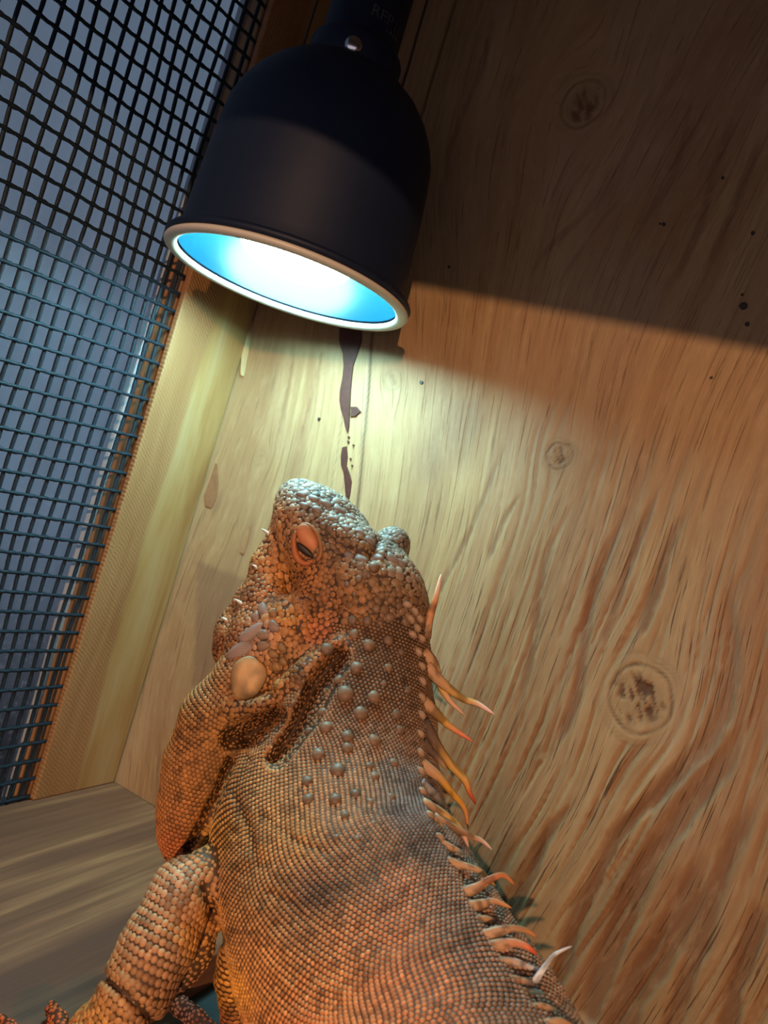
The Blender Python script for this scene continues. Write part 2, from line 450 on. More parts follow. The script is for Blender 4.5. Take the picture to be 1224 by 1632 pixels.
# ------------------------------------------------------------------ corner plank, outer post, sheet, mesh
def plank_mat():
    t = NT('corner_plank_timber')
    p = t.n('ShaderNodeSeparateXYZ'); t.l(t.geo(), p.inputs[0])
    co = t.geo()
    wob = t.noise(t.mapping(co, (0, 10, 7)), 1.0, 3)
    # heartwood (brown, saw ripples) towards the free edge, yellow sapwood at the corner
    bound = t.math('ADD', t.math('MULTIPLY', p.outputs[1], -1.0), t.math('MULTIPLY', t.math('SUBTRACT', wob, 0.5), 0.020))
    heart = t.math('MULTIPLY', t.math('SUBTRACT', bound, 0.0385), 260.0, True)
    fib = t.noise(t.mapping(co, (300, 420, 10)), 1.0, 3, 0.6)
    blot = t.noise(t.mapping(co, (20, 45, 6)), 1.0, 4, 0.6, 0.4)
    rip = t.n('ShaderNodeTexWave'); rip.wave_type = 'BANDS'; rip.bands_direction = 'Z'
    rip.inputs['Scale'].default_value = 120.0; rip.inputs['Distortion'].default_value = 5.0; rip.inputs['Detail'].default_value = 2.0
    t.l(t.mapping(co, (1, 1.6, 1), rot=(0.5, 0, 0)), rip.inputs['Vector'])
    sap = t.ramp(blot, [(0.33, (0.25, 0.118, 0.036)), (0.5, (0.33, 0.195, 0.070)), (0.68, (0.38, 0.262, 0.125))])
    hrt = t.ramp(blot, [(0.33, (0.22, 0.098, 0.036)), (0.5, (0.275, 0.135, 0.052)), (0.70, (0.33, 0.175, 0.075))])
    hrt = t.mix(t.math('MULTIPLY', rip.outputs['Fac'], 0.22), hrt, (0.15, 0.065, 0.025))
    c = t.mix(heart, sap, hrt)
    c = t.mix(t.math('MULTIPLY', fib, 0.35), c, (0.16, 0.085, 0.033))
    t.set(c, 0.55, 0, 0.4)
    t.bump(t.math('ADD', t.math('MULTIPLY', fib, 0.5), t.math('MULTIPLY', t.math('MULTIPLY', rip.outputs['Fac'], heart), 0.8)), 0.4, 0.0006)
    return t.m

plank = box('trim_1', (-.001, -.0725, .0002), (.0035, -.0022, .70), plank_mat(), bev=.0008)
tag(plank, 'brown and yellow upright plank in the corner of the enclosure', kind='structure')
# straight edge line; make it a hair irregular
post = box('trim_2', (-.0200, -.0695, -.020), (-.0062, .017, .70), wood('post_timber', (0.30, 0.14, 0.06), (0.40, 0.20, 0.09), (0.50, 0.28, 0.13), axis=2, cross=40, along=3), bev=.001)
tag(post, 'rough brown post outside the wire mesh', kind='structure')
strip = box('trim_4', (-.0262, -.0730, -.020), (-.0206, .017, .70), plain('grey_strip', (0.36, 0.40, 0.45), 0.5), bev=.0008)
tag(strip, 'pale grey strip holding the plastic sheet to the post', kind='structure')

def sheet_mat():
    t = NT('dusty_plastic_sheet')
    co = t.geo()
    sc = t.noise(t.mapping(co, (10, 26, 5)), 1.0, 3, 0.55)
    streak = t.noise(t.mapping(co, (40, 170, 4)), 1.0, 3, 0.6)
    spots = t.n('ShaderNodeTexVoronoi'); spots.inputs['Scale'].default_value = 150.0
    t.l(co, spots.inputs['Vector'])
    p = t.n('ShaderNodeSeparateXYZ'); t.l(co, p.inputs[0])
    low = t.math('SUBTRACT', 1.0, t.math('MULTIPLY', t.math('SUBTRACT', p.outputs[2], 0.02), 6.0), True)
    dust = t.noise(t.mapping(co, (1, 1, 1)), 230.0, 4, 0.7)
    dustm = t.math('MULTIPLY', t.ramp(dust, [(0.54, (0, 0, 0)), (0.66, (1, 1, 1))]), t.math('ADD', t.math('MULTIPLY', low, 0.75), 0.08))
    spm = t.math('MULTIPLY', t.ramp(spots.outputs['Distance'], [(0.05, (1, 1, 1)), (0.13, (0, 0, 0))]), 0.30)
    c = t.ramp(sc, [(0.32, (0.045, 0.05, 0.062)), (0.52, (0.090, 0.105, 0.13)), (0.72, (0.14, 0.16, 0.195))])
    c = t.mix(t.math('MULTIPLY', streak, 0.6), c, (0.05, 0.056, 0.07))
    c = t.mix(dustm, c, (0.30, 0.33, 0.37))
    c = t.mix(spm, c, (0.40, 0.43, 0.47))
    c = t.mix(t.math('MULTIPLY', low, 0.55), c, t.mix(dustm, (0.040, 0.034, 0.032), (0.40, 0.42, 0.44)))
    t.set(c, 0.42, 0, 0.35)
    tr = t.n('ShaderNodeBsdfTranslucent'); t.l(t.mix(0.72, t.mix(1.0, c, (2.6, 2.6, 2.6), 'MULTIPLY'), t.mix(t.math('MULTIPLY', low, 0.85), (0.64, 0.84, 0.95), (0.16, 0.16, 0.17))), tr.inputs['Color'])
    mx = t.n('ShaderNodeMixShader'); mx.inputs[0].default_value = 0.74
    t.l(t.b.outputs[0], mx.inputs[1]); t.l(tr.outputs[0], mx.inputs[2])
    out = [n for n in t.t.nodes if n.type == 'OUTPUT_MATERIAL'][0]
    t.l(mx.outputs[0], out.inputs['Surface'])
    return t.m

def wavy_sheet():
    ys = np.linspace(-.62, -.04, 60); zs = np.linspace(-.02, .70, 50)
    Y, Z = np.meshgrid(ys, zs)
    Xs = -.031 - .006 * fbm((Y + 1) * 7, Z * 4, 40, 2)
    V = np.concatenate([np.stack([Xs, Y, Z], -1).reshape(-1, 3), np.stack([Xs - .0012, Y, Z], -1).reshape(-1, 3)])
    ny, nx = Y.shape; idx = np.arange(ny * nx).reshape(ny, nx); n = ny * nx
    F = np.stack([idx[:-1, :-1], idx[:-1, 1:], idx[1:, 1:], idx[1:, :-1]], -1).reshape(-1, 4)
    return new_obj('window_1', V, np.concatenate([F, F[:, ::-1] + n]), sheet_mat())
tag(wavy_sheet(), 'dusty grey translucent plastic sheet outside the wire mesh', kind='structure')

def build_mesh_screen():
    root = empty('wire_mesh_screen', (-.004, -.2, .0))
    tag(root, 'black coated square wire mesh forming the open side of the enclosure', 'wire mesh')
    t = NT('black_coated_wire'); co = t.geo()
    n = t.noise(co, 900.0, 3)
    t.set(t.mix(n, (0.005, 0.009, 0.014), (0.016, 0.028, 0.042)), 0.5, 0, 0.16)
    t.bump(t.noise(co, 1500.0, 2), 0.4, 0.0004)
    xm = -.0035
    yv = [-(.0772 + .0096 * i) for i in range(27)]
    zh = [.0015 + .01245 * k for k in range(53)]
    def warp(y, z):
        m = -y - .072
        dz = -.055 * m * sstep(.12, .32, z) + .0010 * math.sin(z * 31 + y * 17)
        dy = .0012 * math.sin(z * 19 + y * 40) + .0006 * math.sin(z * 57 + y * 90)
        dx = -.0035 * sstep(.0, .05, m) * math.sin(z * 9) ** 2
        return np.array([xm + dx, y + dy, z + dz])
    for y in yv:
        zz = np.arange(-.004, .66, .01245 / 3)
        r = .00126 + .00010 * (np.arange(len(zz)) % 3 == 0)
        v, f = tube_data([warp(y, z) for z in zz], r, 6)
        new_obj('wire', v, f, t.m, root)
    for k, z in enumerate(zh):
        yy = np.arange(-.330, -.0640, .0096 / 4)
        pts = [warp(y, z) + np.array([.0014, 0, .0002 * math.sin(i * 2.1 + k)]) for i, y in enumerate(yy)]
        ph = ((np.array([-p[1] for p in pts]) - .0772) / .0096) % 1.0
        r = .00108 + .00045 * np.exp(-(np.minimum(ph, 1 - ph) / .13) ** 2)
        v, f = tube_data(pts, r, 6)
        new_obj('wire', v, f, t.m, root)
build_mesh_screen()

# ------------------------------------------------------------------ board under the animal
EDGE_X = on_floor(150, 1634)[0]
def build_board():
    m = NT('sawn_board'); co = m.geo()
    big = m.noise(m.mapping(co, (26, 2.2, 26), loc=(1.9, 4.2, 0)), 1.0, 4, 0.55, 0.5)
    fib = m.noise(m.mapping(co, (420, 12, 420)), 1.0, 3, 0.6)
    lines = m.noise(m.mapping(co, (210, 5, 210)), 1.0, 4, 0.65, 0.3)
    c = m.ramp(big, [(0.36, (0.105, 0.040, 0.024)), (0.45, (0.21, 0.084, 0.042)), (0.52, (0.35, 0.155, 0.070)), (0.57, (0.23, 0.092, 0.046)), (0.66, (0.125, 0.048, 0.028))])
    c = m.mix(m.math('MULTIPLY', m.ramp(lines, [(0.42, (0, 0, 0)), (0.66, (1, 1, 1))]), 0.7), c, (0.11, 0.042, 0.022))
    c = m.mix(m.math('MULTIPLY', fib, 0.4), c, (0.13, 0.052, 0.026))
    m.set(c, 0.62, 0, 0.3)
    m.bump(m.math('ADD', fib, m.math('MULTIPLY', lines, 0.7)), 0.45, 0.0006)
    b = box('wooden_board', (0.0, -.60, -.0198), (EDGE_X, -.0005, 0.0), m.m, bev=.0012)
    tag(b, 'long tan sawn board lying along the wire mesh under the iguana', 'board')
    return b
build_board()

# ------------------------------------------------------------------ marks on the plywood (parts of the wall)
def wall_patch(name, left, right, mat, lift=.0012):
    """thin raised patch on the wall between two outlines given as photo pixels"""
    L = [on_wall(*p) for p in left]; Rr = [on_wall(*p) for p in right]
    n = len(L); V = []
    for a in (L, Rr):
        V += [(p[0], -lift, p[2]) for p in a]
    V += [(p[0], .0005, p[2]) for p in L] + [(p[0], .0005, p[2]) for p in Rr]
    F = []
    for i in range(n - 1):
        F.append((i, i + 1, n + i + 1, n + i))
        F.append((i, 2 * n + i, 2 * n + i + 1, i + 1))
        F.append((n + i, n + i + 1, 3 * n + i + 1, 3 * n + i))
    return new_obj(name, V, F, mat, wall_back, smooth=False)

drip_mat = plain('dark_red_brown_paint', (0.060, 0.016, 0.010), 0.45, var=0.5, scale=300)
def z2p(pts): return [(180 + x / 2.782, 480 + y / 2.782) for x, y in pts]
wall_patch('paint_drip', z2p([(1008, 120), (1006, 180), (1022, 235), (1026, 290), (1020, 345), (1010, 395), (1007, 440), (1013, 480), (1026, 520), (1032, 555), (1040, 578)]),
           z2p([(1106, 120), (1104, 180), (1086, 235), (1066, 290), (1060, 345), (1056, 395), (1054, 440), (1052, 480), (1050, 520), (1048, 555), (1044, 580)]), drip_mat)
wall_patch('paint_drip', z2p([(1056, 470), (1058, 492), (1056, 514)]), z2p([(1085, 470), (1100, 490), (1080, 510)]), drip_mat)
wall_patch('paint_drip', z2p([(1020, 650), (1013, 690), (1015, 730), (1026, 760), (1030, 800), (1034, 850), (1036, 880)]),
           z2p([(1038, 645), (1042, 690), (1038, 730), (1052, 770), (1060, 800), (1054, 850), (1046, 885)]), drip_mat)
for (cx_, cy_, r_) in ((1048, 605, 5), (1046, 625, 5), (1055, 700, 4), (1068, 640, 4), (1062, 730, 4)):
    wall_patch('paint_drip', z2p([(cx_ - r_ * .4, cy_ - r_), (cx_ - r_, cy_), (cx_ - r_ * .4, cy_ + r_)]), z2p([(cx_ + r_ * .4, cy_ - r_), (cx_ + r_, cy_), (cx_ + r_ * .4, cy_ + r_)]), drip_mat)
splint_mat = plain('pale_splinter_wood', (0.50, 0.40, 0.20), 0.6)
wall_patch('splinter', [(392, 512), (389, 560), (387, 598)], [(402, 512), (396, 560), (388.5, 600)], splint_mat, .0030)
wall_patch('split', [(384, 500), (383, 545), (385, 585)], [(392, 500), (389, 545), (386, 588)], plain('split_shadow_wood', (0.10, 0.06, 0.04), 0.8), .0012)
wall_patch('torn_veneer', [(344, 738), (335, 766), (327, 788), (328, 806)], [(347, 740), (348, 770), (346, 792), (338, 810)], plain('torn_veneer_wood', (0.20, 0.088, 0.036), 0.8, var=.4, scale=200), .0007)
wall_patch('torn_veneer', [(396, 838), (388, 858), (384, 880)], [(399, 840), (396, 862), (389, 884)], plain('torn_veneer_pale', (0.26, 0.13, 0.055), 0.8, var=.4, scale=200), .0007)
hole_mat = plain('dark_nail_hole', (0.025, 0.014, 0.012), 0.6)
def nail(px, py, r):  # dark disc drawn in place of a nail hole
    c = on_wall(px, py); rr = r / FPX * .42
    V = [(c[0] + rr * math.cos(a), -.0010, c[2] + rr * math.sin(a)) for a in np.linspace(0, 2 * math.pi, 12, endpoint=False)]
    V += [(x, .0004, z) for (x, y, z) in V]
    F = [tuple(range(12))] + [(i, i + 12, (i + 1) % 12 + 12, (i + 1) % 12) for i in range(12)]
    new_obj('nail_hole', V, F, hole_mat, wall_back, smooth=False)
for p in ((1185, 488, 6), (1191, 517, 3.5), (1058, 358, 3), (1052, 357, 1.8), (1183, 470, 2), (1200, 372, 3), (1152, 284, 2.4), (716, 426, 2.4), (1134, 602, 2), (509, 668, 3), (672, 610, 3.4)):
    nail(*p)

# ------------------------------------------------------------------ hanging dome lamp
def build_lamp():
    c = CAM + ray_dir(460, 450) * .436
    cx, cy, cz = c
    root = empty('dome_heat_lamp', (cx, cy, cz))
    tag(root, 'matte black deep dome lamp with white lip and glowing bulb hanging in the corner', 'lamp')
    t = NT('matte_black_enamel'); co = t.objco()
    t.set(t.mix(t.noise(co, 40, 3), (0.0045, 0.009, 0.026), (0.007, 0.013, 0.034)), 0.55, 0, 0.28)
    t.bump(t.noise(co, 1800, 2), 0.12, 0.0003)
    black = t.m
    # outer shell
    outer = [(.0665, .0005), (.0655, .004), (.0645, .012), (.0635, .03), (.0622, .055), (.0608, .072), (.0592, .083), (.0560, .092), (.0512, .1005), (.0448, .1085), (.0372, .1150), (.0300, .1195), (.0262, .1215)]
    inner = [(.0250, .1195), (.0295, .1175), (.0362, .1130), (.0436, .1065), (.0500, .0985), (.0547, .0900), (.0578, .0810), (.0594, .070), (.0608, .055), (.0621, .03), (.0631, .012), (.0638, .002)]
    v, f = lathe_data(outer, 96, (cx, cy, cz)); dome = new_obj('dome', v, f, black, root)
    rt = NT('cyan_glow_reflector'); rt.set((0.10, 0.50, 0.68), 0.22, 0.0, 0.25)  # cyan of the bulb's glow is put into this dark base colour
    n_ = rt.noise(rt.mapping(rt.objco(), (1, 1, 8)), 60, 2); rt.set(rt.mix(n_, (0.0020, 0.0210, 0.0400), (0.0028, 0.0270, 0.0500)))
    v, f = lathe_data(inner, 96, (cx, cy, cz)); new_obj('reflector', v, [g[::-1] for g in f], rt.m, root)
    lip = []
    for k in range(14):
        a = 2 * math.pi * k / 14
        lip.append((.0672 + .0036 * math.cos(a), -.0006 + .0020 * math.sin(a)))
    v, f = lathe_data(lip, 96, (cx, cy, cz), closed=True)
    new_obj('lip', v, [g[::-1] for g in f], plain('cream_lip_enamel', (0.55, 0.50, 0.42), 0.4, var=.05), root)
    roll = [(.0664, .0010), (.0700, .0012), (.0712, .0030), (.0700, .0050), (.0668, .0054), (.0655, .0045)]
    v, f = lathe_data(roll, 96, (cx, cy, cz), closed=True); new_obj('rolled_edge', v, [g[::-1] for g in f], black, root)
    neck_prof = [(.0262, .1205), (.0268, .1225), (.0266, .1330), (.0256, .1352), (.0232, .1368), (.0220, .1385), (.0216, .2050), (.0205, .2110), (.0140, .2150), (.0070, .2170), (.0065, .2260)]
    v, f = lathe_data(neck_prof, 48, (cx, cy, cz)); neck = new_obj('socket_neck', v, f, black, root)
    vent = NT('dark_vent'); vent.set((0.004, 0.004, 0.006), 0.8)
    for k in range(16):
        a = 2 * math.pi * k / 16
        u = np.array([math.cos(a), math.sin(a)]); w = np.array([-u[1], u[0]])
        V = []
        for rr in (.0210, .0220):
            for (q, z) in ((-.0016, .186), (.0016, .186), (.0016, .200), (-.0016, .200)):
                p = u * rr + w * q; V.append((cx + p[0], cy + p[1], cz + z))
        new_obj('vent_slot', V, [(4, 5, 6, 7), (0, 1, 5, 4), (1, 2, 6, 5), (2, 3, 7, 6), (3, 0, 4, 7)], vent.m, neck, smooth=False)
    # rivets: facing the camera and at both sides (the bail wires end there)
    steel = plain('bright_steel', (0.62, 0.66, 0.72), 0.22, 1.0, var=.05)
    toc = CAM[:2] - np.array([cx, cy]); base = math.atan2(toc[1], toc[0])
    def rivet(ang, z, r, rad=.0264):
        u = np.array([math.cos(ang), math.sin(ang), 0]); w = np.array([-u[1], u[0], 0]); k = np.array([0, 0, 1.0])
        ctr = np.array([cx, cy, cz + z]) + u * rad
        V = []; F = []
        rings = 5; n = 16
        for i in range(rings):
            b = i / rings * math.pi / 2
            for j in range(n):
                a = 2 * math.pi * j / n
                V.append(ctr + u * (r * .55 * math.sin(b)) + (w * math.cos(a) + k * math.sin(a)) * r * math.cos(b))
        V.append(ctr + u * r * .55)
        for i in range(rings - 1):
            for j in range(n):
                F.append((i * n + j, i * n + (j + 1) % n, (i + 1) * n + (j + 1) % n, (i + 1) * n + j))
        for j in range(n): F.append(((rings - 1) * n + j, (rings - 1) * n + (j + 1) % n, rings * n))
        new_obj('rivet', V, F, steel, root)
    rivet(base - .12, .1245, .0050)
    rivet(base + math.pi / 2 - .02, .1245, .0028); rivet(base - math.pi / 2 + .05, .1245, .0028)
    # wire bail up to the ceiling hook
    dark_wire = plain('dull_wire', (0.10, 0.085, 0.075), 0.35, 0.8)
    for sgn in (1, -1):
        a = base + sgn * (math.pi / 2 - .03)
        u = np.array([math.cos(a), math.sin(a), 0]); o3 = np.array([cx, cy, cz])
        pts = [o3 + u * .0284 + ZUP * .1235, o3 + u * .0296 + ZUP * .128, o3 + u * .0290 + ZUP * .19, o3 + u * .030 + ZUP * .24, o3 + u * .012 + ZUP * .30, o3 + ZUP * (.6915 - cz)]
        v, f = tube_data(spline(pts, 30), .0008, 6); new_obj('bail_wire', v, f, dark_wire, root)
    v, f = tube_data(spline([(cx, cy, cz + .224), (cx + .003, cy + .002, cz + .27), (cx - .002, cy + .004, cz + .31), (cx, cy + .001, .6985)], 24), .0034, 10)
    new_obj('power_cord', v, f, black, root)
    # bulb
    bt = NT('lit_bulb_glass'); bt.set((0.9, 0.95, 1.0), 0.3)
    bt.b.inputs['Emission Color'].default_value = (0.41, 0.87, 0.94, 1); bt.b.inputs['Emission Strength'].default_value = BULB
    bp = [(.0, .0035), (.012, .0040), (.022, .0062), (.0300, .0110), (.0345, .0180), (.0355, .026), (.0335, .036), (.027, .050), (.020, .064), (.0155, .078), (.0150, .100), (.0150, .122)]
    v, f = lathe_data([(max(r, 1e-5), z) for r, z in bp], 48, (cx, cy, cz)); new_obj('bulb', v, [g[::-1] for g in f], bt.m, root)
    # faint print on the neck
    cu = bpy.data.curves.new('print', 'FONT'); cu.body = 'REPTI'; cu.size = .0088; cu.resolution_u = 3
    to = bpy.data.objects.new('print_tmp', cu); COL.objects.link(to)
    bpy.context.view_layer.update()
    me = to.to_mesh()
    tv = np.array([v.co[:] for v in me.vertices]); tf = [tuple(p.vertices) for p in me.polygons]
    to.to_mesh_clear(); bpy.data.objects.remove(to)
    a0 = base + .02
    def bend(u, w, lift=.00025):
        ang = a0 + u / .0217
        return (cx + (.0217 + lift) * math.cos(ang), cy + (.0217 + lift) * math.sin(ang), cz + .1460 + w)
    ink = plain('faded_grey_print', (0.034, 0.038, 0.046), 0.6)
    new_obj('printed_word', [bend(x, y) for x, y, _ in tv], tf, ink, neck, smooth=False)
    sw = []; n = 12
    for i in range(n + 1):
        tt = i / n; x = .010 + .0215 * tt
        hh = .0012 * math.sin(math.pi * min(1, tt * .9 + .08)); yc = -.0035 + .004 * math.sin(tt * 2.2) - .004 * tt
        sw += [bend(x, yc - hh), bend(x, yc + hh)]
    new_obj('printed_swoosh', sw, [(2 * i, 2 * i + 2, 2 * i + 3, 2 * i + 1) for i in range(n)], ink, neck, smooth=False)
    return root
BULB = 115.0
build_lamp()

# ------------------------------------------------------------------ iguana: implicit body, then scales laid on it
PR = []          # primitives: (kind, params, group, k)
TRUNK, HEAD, DEWLAP, ARM, ARM2 = range(5)

def chain(pts, group, k=.008):
    """pts: (px, py, depth, radius in px)"""
    for a, b in zip(pts[:-1], pts[1:]):
        PR.append(('cone', (Q(*a[:3]), Q(*b[:3]), a[3] / FPX * a[2], b[3] / FPX * b[2]), group, k))

def ell(px, py, d, rl, rw, rd, ang=0.0, tilt=0.0, group=HEAD, k=.006):
    """ellipsoid: long axis at 'ang' degrees from picture right (down positive), 'tilt' turns it into depth"""
    a, t = math.radians(ang), math.radians(tilt); s = d / FPX
    e1 = np.array([math.cos(a) * math.cos(t), math.sin(a) * math.cos(t), math.sin(t)])
    e2 = np.array([-math.sin(a), math.cos(a), 0.0]); e3 = np.cross(e1, e2)
    PR.append(('ell', (Q(px, py, d), np.stack([e1, e2, e3]), np.array([rl * s, rw * s, rd * s])), group, k))

TR = [(585, 1040, .384, 98), (566, 1110, .376, 120), (548, 1200, .364, 138), (535, 1300, .346, 158), (546, 1400, .326, 184),
      (584, 1500, .304, 200), (640, 1610, .280, 212), (702, 1730, .256, 230), (755, 1900, .226, 262), (850, 2150, .190, 270)]
chain(TR, TRUNK, .012)
def WQ(p):
    v = np.array(p) - CAM; return np.array([v @ XI, v @ YD, v @ FWD])
rear = [(Q(*TR[-1][:3]), TR[-1][3] / FPX * TR[-1][2]), (WQ((.405, -.262, .044)), .046), (WQ((.430, -.308, .031)), .050), (WQ((.455, -.345, .006)), .025)]
for (a_, ra_), (b_, rb_) in zip(rear[:-1], rear[1:]):
    PR.append(('cone', (a_, b_, ra_, rb_), TRUNK, .012))
ell(424, 1325, .342, 112, 78, 85, 64, 0, TRUNK, .012)              # shoulder and chest
# head
ell(572, 945, .385, 118, 88, 82, 58, -6, HEAD, .010)                # braincase and cheek
ell(512, 868, .393, 98, 66, 66, 62, 8, HEAD, .010)                  # muzzle
ell(522, 812, .398, 74, 30, 46, 31, 6, HEAD, .006)                  # flat top of the snout
ell(472, 806, .398, 34, 30, 40, 60, 0, HEAD, .007)                  # nose
ell(560, 862, .382, 62, 26, 40, 28, 0, HEAD, .006)                  # near brow ridge
ell(622, 872, .402, 30, 34, 34, 30, 0, HEAD, .003)                  # far brow ridge
ell(628, 945, .385, 74, 48, 66, 66, 0, HEAD, .008)                  # temple and nape
ell(598, 905, .376, 52, 26, 36, 12, 0, HEAD, .005)
ell(487, 873, .376, 40, 26, 18, 72, 0, HEAD, .004)                  # eye bulge
chain([(452, 850, .398, 24), (436, 900, .396, 30), (425, 960, .390, 38), (412, 1020, .382, 46), (404, 1075, .374, 50)], HEAD, .007)   # lower jaw
ell(470, 1020, .372, 92, 62, 50, 118, 0, HEAD, .008)                # jowl
ell(366, 1022, .398, 40, 24, 34, 108, 0, HEAD, .006)                # far jowl
chain([(425, 905, .402, 20), (398, 960, .402, 22), (372, 1000, .402, 26)], HEAD, .006)
ell(432, 1150, .376, 80, 62, 50, 120, 0, TRUNK, .010)              # throat
# folds at the throat
chain([(372, 1132, .356, 15), (424, 1122, .350, 18), (484, 1078, .349, 20), (536, 1030, .354, 16)], HEAD, .004)
chain([(376, 1212, .349, 10), (425, 1176, .344, 17), (462, 1150, .340, 22), (508, 1092, .342, 15), (545, 1046, .347, 8)], TRUNK, .004)
# dewlap
chain([(390, 1100, .374, 58), (352, 1150, .374, 62), (325, 1215, .374, 60), (305, 1290, .372, 44), (290, 1335, .371, 30), (281, 1362, .371, 14)], DEWLAP, .006)
ell(330, 1235, .374, 140, 62, 34, 112, 0, DEWLAP, .006)
fl = lambda px, py, z: float((on_floor(px, py, z) - CAM) @ FWD)
# near fore leg
chain([(322, 1400, .322, 44), (292, 1425, .316, 48), (252, 1505, .306, 54), (216, 1578, .298, 52), (196, 1618, .296, 46)], ARM, .006)
chain([(196, 1606, .298, 48), (158, 1655, .302, 50), (122, 1704, fl(122, 1704, .020), 36), (98, 1728, fl(98, 1728, .013), 28)], ARM, .003)
ell(318, 1492, .328, 96, 33, 24, 114, 0, ARM, .005)                 # loose skin behind the arm
# far fore leg
chain([(385, 1470, .345, 34), (372, 1560, .348, 27), (384, 1650, fl(384, 1650, -.001), 29), (395, 1710, fl(395, 1710, -.011), 24)], ARM2, .004)
# toes: near hand on the board edge, far hand below
def toe(pts, g):
    chain(pts, g, .002)
toe([(98, 1728, fl(98, 1728, .013), 22), (100, 1665, fl(100, 1665, .012), 15), (92, 1628, fl(92, 1628, .010), 14.5), (83, 1606, fl(83, 1606, .006), 10)], ARM)
toe([(98, 1728, fl(98, 1728, .013), 22), (40, 1668, fl(40, 1668, .012), 13), (14, 1640, fl(14, 1640, .009), 12), (4, 1626, fl(4, 1626, .006), 8)], ARM)
toe([(98, 1728, fl(98, 1728, .013), 20), (130, 1715, fl(130, 1715, .012), 12), (150, 1700, fl(150, 1700, .006), 9)], ARM)
toe([(395, 1710, fl(395, 1710, -.011), 22), (345, 1655, fl(345, 1655, -.012), 14), (312, 1622, fl(312, 1622, -.011), 14), (286, 1603, fl(286, 1603, -.013), 13), (276, 1602, fl(276, 1602, -.016), 9)], ARM2)
# grooves (+) and swellings (-) drawn over the near side: polyline px, width px, amplitude px
GR = [([(540, 1046), (504, 1092), (472, 1160), (440, 1208)], 13, 30),
      ([(545, 1060), (500, 1150), (452, 1200)], 9, 10),
      ([(366, 1178), (400, 1168), (440, 1142)], 15, 24),
      ([(366, 1216), (350, 1260), (318, 1322), (300, 1352)], 9, 12),
      ([(372, 1096), (395, 1112), (428, 1104)], 9, 7),
      ([(438, 850), (452, 905), (462, 960), (474, 1000)], 5, 4),
      ([(545, 900), (530, 960), (505, 1010)], 26, 7),
      ([(520, 850), (560, 880), (600, 888), (640, 902)], 9, 5),
      ([(166, 1556), (205, 1590), (248, 1634)], 8, 11),
      ([(326, 1412), (340, 1470), (350, 1500)], 9, 9),
      ([(395, 1210), (372, 1260), (395, 1310), (410, 1380)], 8, 3.5),
      ([(430, 1150), (400, 1180)], 14, 8),
      ([(600, 868), (592, 890)], 8, 6),
      ([(330, 1180), (300, 1190)], 10, 3), ([(345, 1165), (300, 1160)], 6, 2),
      ([(420, 1300), (470, 1340), (520, 1360)], 7, 2.2),
      ([(430, 1420), (470, 1440), (490, 1470)], 8, 2.5),
      ([(690, 1060), (684, 1130), (682, 1220), (690, 1290), (726, 1372), (762, 1446), (800, 1520), (852, 1590)], 7, 5)]
GR = [(np.array(p, float), w, a) for p, w, a in GR]

def smin(a, b, k):
    h = np.clip(.5 + .5 * (b - a) / k, 0, 1)
    return b * (1 - h) + a * h - k * h * (1 - h)

def prim_eval(pr, P):
    kind, pa, g, k = pr
    if kind == 'cone':
        a, b, ra, rb = pa
        ba = b - a; L = ba @ ba
        pa_ = P - a.astype(P.dtype)
        h = np.clip((pa_ @ ba.astype(P.dtype)) / L, 0, 1)
        d = pa_ - h[..., None] * ba.astype(P.dtype)
        return np.sqrt((d * d).sum(-1)) - (ra + (rb - ra) * h)
    c, Rm, r = pa
    q = (P - c.astype(P.dtype)) @ Rm.T.astype(P.dtype)
    k0 = np.sqrt(((q / r) ** 2).sum(-1)); k1 = np.sqrt(((q / (r * r)) ** 2).sum(-1)) + 1e-9
    return k0 * (k0 - 1) / k1

def prim_box(pr, m):
    kind, pa, g, k = pr
    if kind == 'cone':
        a, b, ra, rb = pa; r = max(ra, rb)
        return np.minimum(a, b) - r - m, np.maximum(a, b) + r + m
    c, Rm, r = pa; e = r.max()
    return c - e - m, c + e + m

def poly_dist(px, py, poly):
    best = np.full(px.shape, 1e9)
    for (x0, y0), (x1, y1) in zip(poly[:-1], poly[1:]):
        dx, dy = x1 - x0, y1 - y0
        h = np.clip(((px - x0) * dx + (py - y0) * dy) / (dx * dx + dy * dy), 0, 1)
        best = np.minimum(best, np.hypot(px - x0 - h * dx, py - y0 - h * dy))
    return best

def grooves(P):
    c = P[..., 2]; px = P[..., 0] / c * FPX + CXP; py = P[..., 1] / c * FPX + CYP
    out = np.zeros(P.shape[:-1])
    for poly, w, a in GR:
        d = poly_dist(px, py, poly)
        out += a / FPX * c * np.exp(-(d / w) ** 2)
    # fine irregular swelling of the hide
    out += .0010 * (fbm(px / 22, py / 22 + c * 30, 51, 2) - .5)
    return out

def sdf(P, groups=False, carve=True):
    P = np.asarray(P, float); D = None; G = [None] * 5
    for pr in PR:
        v = prim_eval(pr, P)
        D = v if D is None else smin(D, v, pr[3])
        if groups:
            g = pr[2]; G[g] = v if G[g] is None else np.minimum(G[g], v)
    if carve: D = D + grooves(P)
    return (D, np.argmin(np.stack(G), 0)) if groups else D

def grad(P, e=4e-4):
    g = np.zeros_like(P)
    for i in range(3):
        o = np.zeros(3); o[i] = e
        g[..., i] = sdf(P + o) - sdf(P - o)
    return g / (np.linalg.norm(g, axis=-1, keepdims=True) + 1e-12)

